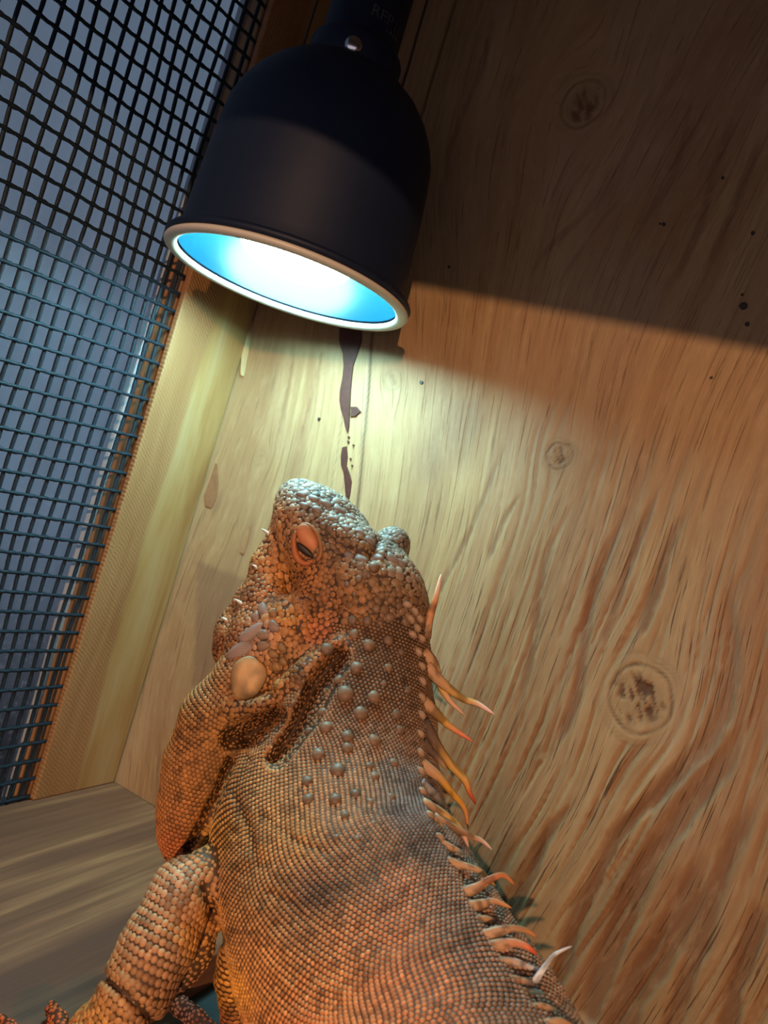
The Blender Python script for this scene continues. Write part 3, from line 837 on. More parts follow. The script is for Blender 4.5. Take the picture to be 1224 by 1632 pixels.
def surface_nets(lo, hi, h):
    n = np.ceil((hi - lo) / h).astype(int) + 1
    ax = [lo[i] + h * np.arange(n[i]) for i in range(3)]
    D = np.full(n, 1.0, dtype=np.float32)
    for pr in PR:
        a, b = prim_box(pr, .020)
        i0 = np.clip(np.floor((a - lo) / h).astype(int), 0, n); i1 = np.clip(np.ceil((b - lo) / h).astype(int) + 1, 0, n)
        if (i1 <= i0).any(): continue
        sl = tuple(slice(i0[i], i1[i]) for i in range(3))
        P = np.stack(np.meshgrid(*[ax[i][sl[i]].astype(np.float32) for i in range(3)], indexing='ij'), -1)
        D[sl] = smin(D[sl], prim_eval(pr, P).astype(np.float32), np.float32(pr[3]))
    near = np.abs(D) < .014
    I = np.nonzero(near)
    P = np.stack([ax[i][I[i]] for i in range(3)], -1)
    D[I] += grooves(P).astype(np.float32)
    S = D < 0
    c = np.zeros(np.array(n) - 1, dtype=np.int8)
    for dx in (0, 1):
        for dy in (0, 1):
            for dz in (0, 1):
                c += S[dx:n[0] - 1 + dx, dy:n[1] - 1 + dy, dz:n[2] - 1 + dz]
    cell = np.argwhere((c > 0) & (c < 8))
    acc = np.zeros((len(cell), 3)); cnt = np.zeros(len(cell))
    cor = [(x, y, z) for x in (0, 1) for y in (0, 1) for z in (0, 1)]
    vals = {k: D[cell[:, 0] + k[0], cell[:, 1] + k[1], cell[:, 2] + k[2]] for k in cor}
    for k in cor:
        for i in range(3):
            if k[i] == 0:
                k2 = list(k); k2[i] = 1; k2 = tuple(k2)
                a, b = vals[k], vals[k2]
                m = (a < 0) != (b < 0)
                t = np.where(m, a / np.where(m, a - b, 1), 0)
                p = np.array(k, float)[None, :].repeat(len(cell), 0); p[:, i] = t
                acc += p * m[:, None]; cnt += m
    V = lo + (cell + acc / cnt[:, None]) * h
    vid = np.full(c.shape, -1, dtype=np.int64); vid[tuple(cell.T)] = np.arange(len(cell))
    F = []
    for i in range(3):
        sa = [slice(1, -1)] * 3; sb = [slice(1, -1)] * 3
        sa[i] = slice(0, n[i] - 1); sb[i] = slice(1, n[i])
        A, B = S[tuple(sa)], S[tuple(sb)]
        e = np.argwhere(A != B)
        if not len(e): continue
        off = np.ones(3, int); off[i] = 0
        e0 = e + off
        flip = A[tuple(e.T)]
        j, k = (i + 1) % 3, (i + 2) % 3
        def vv(dj, dk):
            q = e0.copy(); q[:, j] += dj; q[:, k] += dk
            return vid[tuple(q.T)]
        quad = np.stack([vv(-1, -1), vv(0, -1), vv(0, 0), vv(-1, 0)], -1)
        quad[~flip] = quad[~flip][:, ::-1]
        F.append(quad)
    return V, np.concatenate(F)

# pigment control points: px, py, r, g, b (own colour of the hide)
PIG = np.array([
    (480, 795, 128, 118, 110), (530, 800, 122, 112, 104), (580, 835, 116, 104, 96), (455, 830, 150, 105, 70), (520, 845, 112, 88, 70), (560, 870, 118, 90, 66),
    (490, 910, 165, 105, 55), (520, 905, 140, 95, 55), (500, 955, 128, 82, 46), (470, 940, 150, 95, 50), (452, 930, 176, 122, 66), (462, 985, 176, 118, 58),
    (432, 950, 140, 92, 58), (400, 960, 140, 88, 52), (415, 1010, 165, 128, 108), (370, 1010, 140, 88, 52), (455, 1040, 160, 112, 66), (500, 1050, 150, 100, 58),
    (440, 1085, 165, 112, 60), (590, 905, 140, 112, 86), (625, 870, 100, 92, 88), (640, 905, 140, 122, 108), (570, 950, 142, 98, 58), (620, 950, 118, 88, 62),
    (512, 1006, 180, 105, 62), (545, 1000, 140, 95, 58), (640, 990, 112, 88, 70), (600, 1040, 108, 80, 60), (650, 1070, 110, 84, 66), (540, 1080, 112, 82, 60),
    (480, 1100, 128, 88, 56), (430, 1140, 120, 80, 48), (560, 1150, 118, 88, 68), (650, 1150, 118, 92, 76), (480, 1180, 128, 94, 68), (560, 1220, 140, 106, 80),
    (650, 1230, 108, 92, 86), (470, 1240, 158, 120, 84), (420, 1270, 168, 126, 82), (540, 1290, 148, 112, 82), (650, 1300, 96, 84, 84), (340, 1330, 192, 138, 66),
    (400, 1350, 160, 116, 70), (470, 1330, 160, 118, 72), (690, 1350, 104, 88, 82), (600, 1340, 132, 98, 74), (350, 1090, 150, 104, 62), (330, 1150, 160, 110, 58),
    (310, 1230, 168, 112, 58), (345, 1230, 150, 104, 56), (300, 1310, 170, 108, 54), (280, 1355, 180, 98, 48), (290, 1395, 200, 162, 132), (262, 1430, 190, 148, 116),
    (300, 1450, 175, 128, 92), (230, 1500, 178, 132, 96), (270, 1520, 180, 136, 100), (200, 1570, 172, 126, 84), (250, 1600, 165, 118, 78), (150, 1625, 196, 142, 80),
    (310, 1500, 198, 138, 70), (330, 1460, 190, 128, 66), (365, 1580, 226, 156, 66), (85, 1615, 200, 92, 42), (10, 1630, 200, 92, 42), (295, 1610, 140, 100, 96),
    (330, 1635, 150, 80, 50), (430, 1420, 150, 110, 70), (500, 1420, 122, 88, 66), (560, 1400, 140, 102, 74), (640, 1410, 160, 110, 82), (480, 1480, 150, 106, 68),
    (560, 1490, 176, 118, 78), (640, 1490, 178, 118, 82), (720, 1450, 130, 102, 88), (760, 1530, 136, 104, 88), (430, 1560, 180, 122, 70), (520, 1580, 184, 122, 74),
    (620, 1580, 188, 120, 78), (700, 1570, 172, 114, 80), (810, 1600, 130, 100, 84), (500, 1640, 192, 122, 74), (700, 1650, 180, 116, 78)], float)

def pigment(P):
    c = P[..., 2]; px = P[..., 0] / c * FPX + CXP; py = P[..., 1] / c * FPX + CYP
    py = np.minimum(py, 1680)
    d2 = (px[:, None] - PIG[None, :, 0]) ** 2 + (py[:, None] - PIG[None, :, 1]) ** 2
    w = 1 / (d2 + 150) ** 1.7
    col = (w @ PIG[:, 2:]) / w.sum(1, keepdims=True)
    lin = s2l(col) * np.array([1.0, .98, .86])
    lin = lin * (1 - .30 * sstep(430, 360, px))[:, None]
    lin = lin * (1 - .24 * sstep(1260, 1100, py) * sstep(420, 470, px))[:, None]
    # darker oblique bands and blotches of the hide
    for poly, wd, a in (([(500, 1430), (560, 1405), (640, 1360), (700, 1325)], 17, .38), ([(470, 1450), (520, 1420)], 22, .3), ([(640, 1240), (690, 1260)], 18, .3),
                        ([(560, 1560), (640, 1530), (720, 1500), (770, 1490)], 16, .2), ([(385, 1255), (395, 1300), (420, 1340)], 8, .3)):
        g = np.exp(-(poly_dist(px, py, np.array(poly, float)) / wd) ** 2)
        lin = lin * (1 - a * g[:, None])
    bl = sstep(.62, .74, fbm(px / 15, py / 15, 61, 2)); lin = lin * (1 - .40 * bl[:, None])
    return lin

IG = empty('iguana', tuple(on_floor(230, 1560, 0.0)))
tag(IG, 'orange brown iguana with raised head and spiny back crest basking under the lamp', 'iguana')

def skin_mat(name, dark=1.0, rough=0.5, bump=0.0):
    t = NT(name); col = t.attr('pigment', 'Color'); co = t.geo()
    n = t.noise(co, 420.0, 4, 0.6)
    c = t.mix(t.math('MULTIPLY', n, 0.25), col, (0.12, 0.06, 0.03), 'MIX') if dark == 1.0 else t.mix(0.80, col, (0.022, 0.011, 0.006))
    t.set(c, rough, 0, 0.32)
    if bump: t.bump(t.noise(co, 1600.0, 3, 0.6), bump, 0.0004)
    return t.m
SKIN = skin_mat('skin_between_scales', 0.5, 0.6, 0.3)
SCALE = skin_mat('horny_scale', 1.0, 0.5, 0.18)

def add_pigment(me, cols):
    a = me.attributes.new('pigment', 'FLOAT_COLOR', 'POINT')
    a.data.foreach_set('color', np.concatenate([cols, np.ones((len(cols), 1))], 1).astype(np.float32).reshape(-1))

lo = np.array([-.175, -.02, .028]); hi = np.array([.10, .32, .45])
BV, BF = surface_nets(lo, hi, .0013)
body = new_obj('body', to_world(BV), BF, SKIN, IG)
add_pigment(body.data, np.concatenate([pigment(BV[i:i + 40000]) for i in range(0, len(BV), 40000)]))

# --- scales
def domes(P, N, T, w, l, h, n=6, sink=.25, flat=.7, rot=None):
    """domed plates on the surface: centre, normal, tangent (row direction), half width along T, half length across, height"""
    N = N / np.linalg.norm(N, axis=1, keepdims=True)
    T = T - N * (T * N).sum(1, keepdims=True); T /= np.linalg.norm(T, axis=1, keepdims=True) + 1e-12
    B = np.cross(N, T)
    m = len(P); V = []
    for (rr, hh) in ((1.0, -sink), (flat, .72)):
        for k in range(n):
            a = 2 * math.pi * (k + .5) / n
            V.append(P + T * (w * rr * math.cos(a))[:, None] + B * (l * rr * math.sin(a))[:, None] + N * (h * hh)[:, None])
    V.append(P + N * h[:, None])
    V = np.stack(V, 1)
    q = []
    for k in range(n):
        k2 = (k + 1) % n
        q.append((k, k2, n + k2)); q.append((k, n + k2, n + k)); q.append((n + k, n + k2, 2 * n))
    q = np.array(q)
    F = (q[None] + (np.arange(m) * (2 * n + 1))[:, None, None]).reshape(-1, 3)
    return V.reshape(-1, 3), F, 2 * n + 1

def ring_scales(axis_q, group, pitch, width, nray=46, rmax=.085, size_fn=None):
    """rows of scales around an axis"""
    ax = spline(axis_q, 400)
    seg = np.r_[0, np.cumsum(np.linalg.norm(np.diff(ax, axis=0), axis=1))]
    rows = np.arange(0, seg[-1], pitch)
    C = np.stack([np.interp(rows, seg, ax[:, i]) for i in range(3)], -1)
    Tn = np.gradient(C, axis=0); Tn /= np.linalg.norm(Tn, axis=1, keepdims=True)
    # smooth the row direction
    ker = np.ones(15) / 15
    Tn = np.stack([np.convolve(np.pad(Tn[:, i], 7, mode='edge'), ker, mode='valid') for i in range(3)], -1)
    Tn /= np.linalg.norm(Tn, axis=1, keepdims=True)
    e = np.array([0, 0, -1.0]); U = e - Tn * (Tn @ e)[:, None]; U /= np.linalg.norm(U, axis=1, keepdims=True)
    W = np.cross(Tn, U)
    ang0 = np.linspace(-math.pi, math.pi, 121)
    def hit(Cc, Dd):
        ts = np.linspace(0.001, rmax, nray)
        P = Cc[:, None, :] + Dd[:, None, :] * ts[None, :, None]
        D = sdf(P.reshape(-1, 3), carve=False).reshape(len(Cc), nray)
        out = D > 0
        i = np.where(out.any(1), out.argmax(1), nray - 1); i = np.maximum(i, 1)
        r = np.arange(len(Cc)); d0, d1 = D[r, i - 1], D[r, i]
        t = ts[i - 1] + (ts[i] - ts[i - 1]) * np.clip(-d0 / (d1 - d0 + 1e-9), 0, 1)
        return Cc + Dd * t[:, None], out.any(1)
    PP = []; RT = []
    # coarse outline of each row, then equal arc steps along it
    A, Rw = np.meshgrid(ang0, np.arange(len(C)))
    Dd = U[Rw] * np.cos(A)[..., None] + W[Rw] * np.sin(A)[..., None]
    H, ok = hit(C[Rw].reshape(-1, 3), Dd.reshape(-1, 3))
    H = H.reshape(len(C), 121, 3)
    jitter = rng.normal(0, .16, len(C))
    for r in range(len(C)):
        s = np.r_[0, np.cumsum(np.linalg.norm(np.diff(H[r], axis=0), axis=1))]
        if s[-1] > .6: continue
        mid = s[60]
        st = np.arange(-int(mid / width), int((s[-1] - mid) / width)) * width + mid + (.5 * width if r % 2 else 0)
        PP.append(np.stack([np.interp(st, s, H[r][:, i]) for i in range(3)], -1)); RT.append(np.repeat(r, len(st)))
    P = np.concatenate(PP); R_ = np.concatenate(RT)
    g = np.zeros_like(P)
    for _ in range(3):
        d = sdf(P); g = grad(P); P = P - g * np.clip(d, -.004, .004)[:, None]
    d, gi = sdf(P, groups=True)
    keep = (gi == group) & (np.abs(d) < .0009)
    keep &= (g[:, 2] < .45)
    c = P[:, 2]; py = P[:, 1] / c * FPX + CYP
    keep &= (py < (3600 if group == TRUNK else 1900))
    P, g, R_ = P[keep], g[keep], R_[keep]
    T = np.cross(Tn[R_], g)
    return P, g, T

DONE = []
def emit_scales(name, P, N, T, w, l, h, label=None, n=6, shade=1.0, jit=.12, flat=.7, sink=.25):
    m = len(P); DONE.append(P)
    V, F, per = domes(P, N, T, w * (1 + rng.normal(0, jit * .5, m)), l * (1 + rng.normal(0, jit * .5, m)), h * (1 + rng.normal(0, jit, m)), n, sink, flat)
    ob = new_obj(name, to_world(V), F, SCALE, IG)
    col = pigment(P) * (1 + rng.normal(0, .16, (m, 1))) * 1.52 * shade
    col = np.clip(col, .004, 1)
    add_pigment(ob.data, np.repeat(col, per, axis=0))
    ob['kind'] = 'stuff'
    if label: ob['label'] = label
    return ob

def px2q(pts): return [Q(*p[:3]) for p in pts]
tr_axis = px2q([(618, 940, .392), (600, 990, .388)] + TR) + [r_[0] for r_ in rear[1:3]]
P, N, T = ring_scales(tr_axis, TRUNK, .00185, .00205)
dep = P[:, 2]; f_ = np.interp(dep, [.26, .36], [1.0, .97])
emit_scales('back_scales', P, N, T, .00100 * f_, .00086 * f_, .00058 * f_, 'small bead-like scales in cross rows')
P, N, T = ring_scales(px2q([(405, 1080, .374), (360, 1140, .374), (328, 1215, .374), (306, 1290, .372), (284, 1362, .371)]), DEWLAP, .0021, .0023, rmax=.05)
emit_scales('dewlap_scales', P, N, T, np.full(len(P), .00124), np.full(len(P), .00122), np.full(len(P), .00045), 'golden brown dewlap scales', n=7, flat=.78)
P, N, T = ring_scales(px2q([(326, 1392, .322), (292, 1425, .316), (252, 1505, .306), (216, 1578, .298), (170, 1640, .302), (120, 1708, .314)]), ARM, .0026, .0027, rmax=.045)
emit_scales('foreleg_scales', P, N, T, np.full(len(P), .00150), np.full(len(P), .00160), np.full(len(P), .00050), 'large tan foreleg scales', n=8, flat=.80)
P, N, T = ring_scales(px2q([(385, 1470, .345), (372, 1560, .348), (384, 1650, fl(384, 1650, -.001)), (395, 1710, fl(395, 1710, -.011))]), ARM2, .0026, .0032, rmax=.03)
emit_scales('far_foreleg_scales', P, N, T, np.full(len(P), .0017), np.full(len(P), .0011), np.full(len(P), .0004))

# head: irregular plates, size by place
HS = np.array([(480, 795, 6.2), (540, 805, 6.6), (590, 840, 6.0), (520, 850, 5.0), (490, 880, 3.4), (480, 930, 4.2), (450, 900, 6.0), (455, 960, 6.2), (430, 930, 5.0), (505, 960, 4.8),
               (560, 900, 6.5), (600, 915, 7.0), (640, 900, 7.0), (620, 865, 4.4), (560, 960, 6.0), (540, 995, 5.0), (620, 960, 5.5), (650, 985, 6.5), (440, 1000, 7.5), (470, 1030, 5.6), (430, 1050, 6.0),
               (500, 1060, 4.6), (400, 960, 4.6), (365, 1015, 4.2), (400, 1080, 5.0), (450, 1110, 4.2), (520, 1040, 4.0)], float)
tri = np.concatenate([BF[:, [0, 1, 2]], BF[:, [0, 2, 3]]])
cen = BV[tri].mean(1)
near = cen[:, 1] < .125
tri = tri[near]
_, gi = sdf(BV[tri].mean(1), groups=True)
tri = tri[gi == HEAD]
ar = np.linalg.norm(np.cross(BV[tri[:, 1]] - BV[tri[:, 0]], BV[tri[:, 2]] - BV[tri[:, 0]]), axis=1)
pick = rng.choice(len(tri), 85000, p=ar / ar.sum())
u, v = rng.random(85000), rng.random(85000); fl_ = u + v > 1; u[fl_], v[fl_] = 1 - u[fl_], 1 - v[fl_]
tp = BV[tri[pick]]
cand = tp[:, 0] + (tp[:, 1] - tp[:, 0]) * u[:, None] + (tp[:, 2] - tp[:, 0]) * v[:, None]
cpx = cand[:, 0] / cand[:, 2] * FPX + CXP; cpy = cand[:, 1] / cand[:, 2] * FPX + CYP
d2 = (cpx[:, None] - HS[None, :, 0]) ** 2 + (cpy[:, None] - HS[None, :, 1]) ** 2
ww = 1 / (d2 + 60) ** 2
crad = (ww @ HS[:, 2]) / ww.sum(1) / FPX * cand[:, 2] * (1 + rng.normal(0, .13, len(cand)))
crad = np.clip(crad, .0007, .0028)
cell = .0045; grid = {}; sel = []
for i in range(len(cand)):
    p = cand[i]; key = (int(p[0] // cell), int(p[1] // cell), int(p[2] // cell)); ok = True
    for dx in (-1, 0, 1):
        for dy in (-1, 0, 1):
            for dz in (-1, 0, 1):
                for j in grid.get((key[0] + dx, key[1] + dy, key[2] + dz), ()):
                    q = cand[j] - p
                    if q @ q < (1.62 * .5 * (crad[i] + crad[j])) ** 2: ok = False; break
                if not ok: break
            if not ok: break
        if not ok: break
    if ok:
        sel.append(i); grid.setdefault(key, []).append(i)
P = cand[sel]; hr = crad[sel]
for _ in range(2):
    P = P - grad(P) * np.clip(sdf(P), -.003, .003)[:, None]
N = grad(P)
vis = N[:, 2] < .5
P, N, hr = P[vis], N[vis], hr[vis]
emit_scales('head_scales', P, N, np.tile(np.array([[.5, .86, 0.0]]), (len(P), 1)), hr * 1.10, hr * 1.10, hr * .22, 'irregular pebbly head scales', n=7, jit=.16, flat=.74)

# small granular scales wherever the rows leave the hide bare (folds, seams)
tri = np.concatenate([BF[:, [0, 1, 2]], BF[:, [0, 2, 3]]])
cc = BV[tri].mean(1); ppy = cc[:, 1] / cc[:, 2] * FPX + CYP
tri = tri[ppy < 2100]
ar = np.linalg.norm(np.cross(BV[tri[:, 1]] - BV[tri[:, 0]], BV[tri[:, 2]] - BV[tri[:, 0]]), axis=1)
pick = rng.choice(len(tri), 90000, p=ar / ar.sum())
u, v = rng.random(90000), rng.random(90000); fl_ = u + v > 1; u[fl_], v[fl_] = 1 - u[fl_], 1 - v[fl_]
tp = BV[tri[pick]]
cand = tp[:, 0] + (tp[:, 1] - tp[:, 0]) * u[:, None] + (tp[:, 2] - tp[:, 0]) * v[:, None]
cell = .0019; occ = {}
for p in np.concatenate(DONE):
    occ.setdefault((int(p[0] // cell), int(p[1] // cell), int(p[2] // cell)), []).append(p)
sel = []
for p in cand:
    key = (int(p[0] // cell), int(p[1] // cell), int(p[2] // cell)); ok = True
    for dx in (-1, 0, 1):
        for dy in (-1, 0, 1):
            for dz in (-1, 0, 1):
                for q in occ.get((key[0] + dx, key[1] + dy, key[2] + dz), ()):
                    e0, e1, e2 = q[0] - p[0], q[1] - p[1], q[2] - p[2]
                    if e0 * e0 + e1 * e1 + e2 * e2 < 2.9e-6: ok = False; break
                if not ok: break
            if not ok: break
        if not ok: break
    if ok:
        sel.append(p); occ.setdefault(key, []).append(p)
P = np.array(sel)
for _ in range(2):
    P = P - grad(P) * np.clip(sdf(P), -.003, .003)[:, None]
N = grad(P); vis = N[:, 2] < .5; P, N = P[vis], N[vis]
emit_scales('fold_scales', P, N, np.tile(np.array([[1.0, .1, 0]]), (len(P), 1)), np.full(len(P), .00095), np.full(len(P), .00090), np.full(len(P), .0004))

# --- single pieces: tubercles, cheek shield, plates, eyelids, spines
def hit_px(px, py):
    ds = np.linspace(.20, .46, 261)
    P = np.stack([(px - CXP) / FPX * ds, (py - CYP) / FPX * ds, ds], -1)
    D = sdf(P)
    i = int(np.argmax(D < 0))
    if D[i] >= 0: return None
    d = ds[i - 1] + (ds[i] - ds[i - 1]) * D[i - 1] / (D[i - 1] - D[i])
    q = Q(px, py, d)
    return q, grad(q[None])[0]

def piece(name, V, F, cols, label=None, mat=None):
    ob = new_obj(name, to_world(np.asarray(V)), F, mat or SCALE, IG)
    add_pigment(ob.data, np.asarray(cols, float))
    if label: ob['label'] = label
    return ob

def plate(name, px, py, a, b, ang, h, rgb, label=None, n=12, rings=4, face=0.0, irr=.10, lift=0.0, peak=1.0, mott=0.0, edge=1.0):
    """domed plate, half axes a (along ang) and b in px, height h px"""
    hp = hit_px(px, py)
    if hp is None: return
    q, N = hp; s = q[2] / FPX
    N = N + face * np.array([0, 0, -1.0]); N /= np.linalg.norm(N)
    e = np.array([math.cos(math.radians(ang)), math.sin(math.radians(ang)), 0.0])
    T = e - N * (e @ N); T /= np.linalg.norm(T); B = np.cross(N, T)
    q = q + N * lift * s
    ph = random.random() * 6
    V = []; C = []
    base = s2l(rgb) * 1.35
    for i in range(rings):
        t = i / rings
        for k in range(n):
            al = 2 * math.pi * k / n
            rr = (1 - t ** 1.6) ** .5 if i else 1.0
            ir = 1 + irr * math.sin(3 * al + ph) + irr * .6 * math.sin(5 * al + 2 * ph)
            V.append(q + T * a * s * rr * ir * math.cos(al) + B * b * s * rr * ir * math.sin(al) + N * s * h * (t * peak if i else -.35))
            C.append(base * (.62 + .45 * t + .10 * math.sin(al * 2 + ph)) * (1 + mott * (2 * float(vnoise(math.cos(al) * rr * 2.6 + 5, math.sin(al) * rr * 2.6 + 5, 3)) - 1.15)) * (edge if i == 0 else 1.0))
    V.append(q + N * s * h); C.append(base * 1.1)
    F = []
    for i in range(rings - 1):
        for k in range(n):
            k2 = (k + 1) % n
            F.append((i * n + k, i * n + k2, (i + 1) * n + k2, (i + 1) * n + k))
    for k in range(n): F.append(((rings - 1) * n + k, (rings - 1) * n + (k + 1) % n, rings * n))
    return piece(name, V, F, np.clip(C, .003, 1), label)

TUB = [(596, 904, 9), (572, 923, 6), (588, 918, 5), (565, 946, 4), (612, 912, 6), (553, 932, 5), (562, 989, 8), (586, 990, 8), (600, 970, 7), (621, 984, 8), (606, 993, 5), (564, 1011, 9), (588, 1028, 10),
       (619, 1021, 8), (521, 1034, 10), (568, 1064, 10), (619, 1064, 7), (550, 1106, 13), (596, 1111, 10), (539, 1083, 8), (575, 1137, 11), (513, 1135, 8), (632, 1139, 8), (520, 1159, 10),
       (491, 1165, 7), (554, 1174, 10), (554, 1192, 9), (597, 1180, 10), (638, 1163, 8), (507, 1202, 10), (538, 1227, 12), (589, 1221, 7), (597, 1237, 8), (489, 1245, 9), (628, 1216, 8), (491, 1274, 9),
       (534, 1274, 10), (567, 1265, 8), (591, 1278, 6), (624, 1270, 7), (550, 1300, 8), (595, 1312, 5), (536, 1335, 6), (569, 1337, 6), (640, 1040, 6), (612, 1090, 5), (650, 1100, 6)]
for (x, y, r) in TUB:
    f = random.uniform(.92, 1.1)
    plate('tubercle', x, y, r * 1.12, r * 1.12, 0, r * .72, (104 * f, 80 * f, 60 * f), n=12, rings=5, irr=.04)
plate('cheek_shield', 395, 1080, 35, 29, 105, 8, (158, 124, 82), 'large pale oval cheek scale', n=20, rings=7, face=1.4, irr=.05, lift=1, mott=.7, edge=.2)
for (x, y, a, b, an, c) in ((420, 973, 15, 9, 60, (128, 106, 96)), (437, 999, 13, 9, 40, (128, 104, 90)), (401, 1009, 27, 11, -36, (134, 114, 104)), (384, 1036, 27, 13, -26, (130, 110, 100)), (421, 1012, 14, 9, 0, (126, 102, 84)),
                            (421, 1029, 13, 9, -10, (124, 98, 76)), (436, 1042, 10, 8, 30, (128, 94, 58)), (441, 1062, 10, 8, 60, (130, 96, 56)), (440, 1084, 9, 7, 90, (128, 92, 52)), (450, 1032, 10, 8, 50, (124, 92, 58)), (452, 1054, 9, 7, 60, (126, 92, 54)),
                            (408, 985, 10, 8, 70, (124, 96, 80)), (436, 978, 9, 8, 60, (128, 92, 58))):
    plate('jaw_plate', x, y, a, b, an, 4.5, c, n=10, rings=3, irr=.10, face=.9, lift=1.6, edge=.35)
for i in range(10):
    t = i / 9; x = 446 + 22 * t ** 1.3; y = 838 + 150 * t
    plate('lip_scale', x, y, 9.5, 6.5, 84 - 10 * t, 4.5, (160, 112, 62), n=8, rings=3, irr=.08)
for (x, y, r) in ((500, 795, 9), (520, 803, 9), (540, 812, 10), (480, 788, 8), (560, 825, 9), (505, 812, 8), (530, 826, 8), (552, 842, 8), (485, 806, 8), (574, 848, 8), (590, 862, 9), (600, 888, 10), (575, 890, 10), (556, 884, 8), (625, 890, 10), (640, 898, 9)):
    plate('crown_plate', x, y, r * 1.25, r * .8, 32, 4, (112, 102, 96), n=8, rings=3, irr=.14, face=.2)
for (x, y) in ((649, 964), (660, 974), (654, 987), (668, 986), (664, 1001), (657, 1012), (671, 1018), (666, 1040), (671, 1062), (672, 1086), (671, 1112), (671, 1140), (669, 1170), (669, 1200), (670, 1230), (672, 1262), (684, 1300), (700, 1335)):
    plate('nape_scale', x, y, 10, 6, random.uniform(15, 50), 8, (150, 122, 98), n=8, rings=4, irr=.08)

# eyelids
def lid(name, px, py, a, b, ang, h, rgb, label, **kw):
    return plate(name, px, py, a, b, ang, h, rgb, label, n=18, rings=6, irr=.03, **kw)
lid('eye_slit', 486, 877, 18, 6, 40, 3.2, (20, 13, 10), 'dark slit of the nearly closed eye', face=.8, lift=2.2)
lid('upper_eyelid', 490, 857, 25, 14, 58, 4.5, (168, 102, 62), 'orange upper eyelid', face=.8, lift=1.0)
def lower_lid():
    pts = []
    for (x, y) in ((473, 846), (470, 862), (472, 880), (479, 893), (490, 898), (500, 893)):
        q, N = hit_px(x, y); pts.append(q + N * .0008)
    V, F = tube_data(spline(pts, 20), np.r_[np.linspace(.0006, .0019, 10), np.linspace(.0019, .0007, 10)], 8)
    piece('lower_eyelid', V, F, np.tile(s2l((176, 100, 54)), (len(V), 1)), 'orange lower eyelid')
    pts = []
    for (x, y) in ((476, 842), (488, 836), (502, 846), (510, 864), (512, 882), (506, 894)):
        q, N = hit_px(x, y); pts.append(q + N * .0003)
    V, F = tube_data(spline(pts, 20), .0011, 7)
    piece('eyelid_fold', V, F, np.tile(s2l((150, 96, 52)), (len(V), 1)))
lower_lid()

# crest spines: photo polyline from base to tip, base radius px, colour of base, middle, tip
OR, PK, TN, YL, WH, DK, TE = (196, 128, 76), (208, 162, 140), (172, 134, 100), (196, 150, 72), (214, 214, 214), (92, 74, 62), (70, 92, 88)
SP = [([(676, 1016), (684, 985), (695, 951), (703, 915)], 8.5, TN, OR, (226, 196, 172)),
      ([(672, 1040), (690, 1058), (700, 1088), (716, 1116), (741, 1140)], 10, TN, YL, PK),
      ([(678, 1062), (704, 1088), (737, 1113), (762, 1122), (789, 1139)], 9, TN, YL, (232, 190, 180)),
      ([(672, 1118), (694, 1136), (716, 1157), (754, 1182)], 10, TN, YL, (214, 110, 80)),
      ([(672, 1150), (690, 1180), (712, 1212), (740, 1242), (748, 1262), (758, 1282)], 10, DK, YL, (190, 80, 50)),
      ([(672, 1185), (690, 1200), (712, 1226)], 9, DK, DK, TN),
      ([(670, 1218), (694, 1234), (716, 1259), (740, 1288), (746, 1321)], 9, TN, (206, 150, 58), OR),
      ([(670, 1250), (690, 1264), (710, 1286)], 9, (140, 132, 128), (130, 122, 118), TE),
      ([(672, 1282), (698, 1294), (722, 1310), (738, 1330), (747, 1350)], 9.5, TN, YL, PK),
      ([(690, 1304), (716, 1316), (750, 1333), (768, 1340), (784, 1354)], 8, TN, TN, PK),
      ([(684, 1304), (700, 1316), (712, 1336), (718, 1352)], 7, TN, YL, YL),
      ([(700, 1345), (722, 1352), (742, 1362)], 8, TN, TN, TE),
      ([(712, 1375), (738, 1380), (764, 1388), (790, 1412)], 8.5, TN, TN, YL),
      ([(738, 1424), (762, 1414), (782, 1401), (803, 1395), (821, 1411)], 9, TN, (190, 120, 80), OR),
      ([(748, 1447), (770, 1440), (788, 1436), (815, 1447)], 9.5, TN, TN, OR),
      ([(760, 1469), (778, 1466), (792, 1472)], 9, TN, TN, DK),
      ([(770, 1494), (796, 1484), (816, 1480), (838, 1483), (855, 1493)], 9.5, TN, TN, OR),
      ([(780, 1512), (804, 1504), (824, 1503), (842, 1510), (856, 1522)], 10, TN, (196, 128, 90), (222, 90, 50)),
      ([(796, 1535), (820, 1534), (840, 1540), (864, 1548)], 9, TN, (190, 180, 172), WH),
      ([(846, 1572), (862, 1550), (880, 1525), (895, 1515), (911, 1508)], 5.5, WH, WH, WH),
      ([(806, 1564), (830, 1562), (852, 1570)], 9, TN, TN, DK),
      ([(824, 1584), (846, 1580), (870, 1584)], 9, TN, TE, TE),
      ([(842, 1610), (866, 1604), (892, 1612)], 9, TN, TN, TE),
      ([(866, 1636), (892, 1628), (920, 1640)], 10, TN, TN, OR),
      ([(890, 1664), (918, 1656), (946, 1668)], 10, TN, TN, OR)]
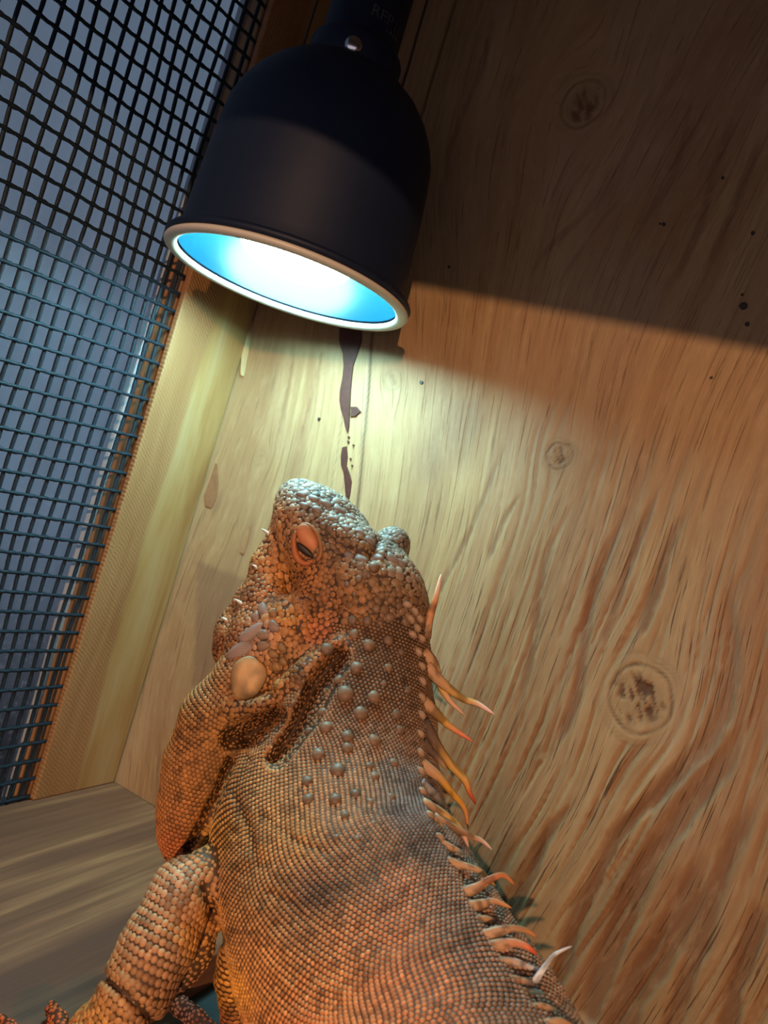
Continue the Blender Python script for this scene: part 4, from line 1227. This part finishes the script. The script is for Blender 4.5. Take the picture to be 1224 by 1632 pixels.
def spine(pts, rb, c0, c1, c2):
    bx, by = pts[0]; d = None
    for off in (0, 8, 16, 26, 40, 60):
        hp = hit_px(bx - off, by)
        if hp is not None: d = hp[0][2]; break
    if d is None: d = .35
    d += .003
    n = len(pts)
    qs = [Q(x, y, d + .0035 * math.sin(i * 1.3 + bx) * (i / n)) for i, (x, y) in enumerate(pts)]
    m = 16
    path = spline(qs, m); t = np.linspace(0, 1, m)
    rad = 1.3 * rb / FPX * d * np.clip((1 - t) ** .70 * (1 - .25 * np.sin(t * 3.1)) + .05, .05, 1)
    V, F = tube_data(path, rad, 8, squash=(np.array([0, 0, 1.0]), .62))
    c0, c1, c2 = s2l(c0) * 1.3, s2l(c1) * 1.15, s2l(c2) * 1.1
    C = []
    for i in range(m):
        tt = t[i]
        c = c0 + (c1 - c0) * sstep(.15, .5, tt) if tt < .55 else c1 + (c2 - c1) * sstep(.55, .92, tt)
        for k in range(8):
            mot = .45 if (tt < .55 and vnoise(tt * 8 + bx, k * .8 + by, 5) > .52) else 1.0
            C.append(c * mot)
    piece('crest_spine', V, F, C)
for a in SP: spine(*a)
# the crest goes on along the back below the picture
ax_pts = [r_[0] for r_ in rear]; ax_r = [r_[1] for r_ in rear]
ax_all = px2q(TR[-4:]) + ax_pts[1:3]; r_all = [t_[3] / FPX * t_[2] for t_ in TR[-4:]] + ax_r[1:3]
axs = spline(ax_all, 60); rs = np.interp(np.linspace(0, 1, 60), np.linspace(0, 1, len(r_all)), r_all)
tg = np.gradient(axs, axis=0); tg /= np.linalg.norm(tg, axis=1, keepdims=True)
for k in range(14, 58, 4):
    up = np.array([.80, -.58, .02]); up = up - tg[k] * (up @ tg[k]); up /= np.linalg.norm(up)
    b0 = axs[k] + up * (rs[k] - .002)
    if b0[1] / b0[2] * FPX + CYP < 1690: continue
    pth = spline([b0, b0 + up * .007, b0 + up * .014 + tg[k] * .003, b0 + up * .019 + tg[k] * .009], 14)
    tt_ = np.linspace(0, 1, 14)
    V, F = tube_data(pth, .0030 * np.clip((1 - tt_) ** .7 + .05, .05, 1), 8)
    cc_ = [s2l(TN) * 1.2 * (1 - x_) + s2l(OR) * 1.1 * x_ for x_ in tt_ for _ in range(8)]
    piece('crest_spine', V, F, cc_)
# small white points along the chin
for (x, y, ex, ey) in ((428, 852, 417, 843), (412, 908, 402, 900), (384, 962, 373, 955), (362, 990, 352, 984)):
    hp = hit_px(x + 4, y + 2) or hit_px(x + 12, y + 2)
    if hp is None: continue
    d = hp[0][2] + .002
    V, F = tube_data(spline([Q(x + 5, y + 3, d), Q((x + ex) / 2, (y + ey) / 2 - 1, d), Q(ex, ey, d)], 7), np.linspace(.0012, .0002, 7), 6)
    piece('chin_spike', V, F, np.tile(s2l((205, 190, 172)), (len(V), 1)))
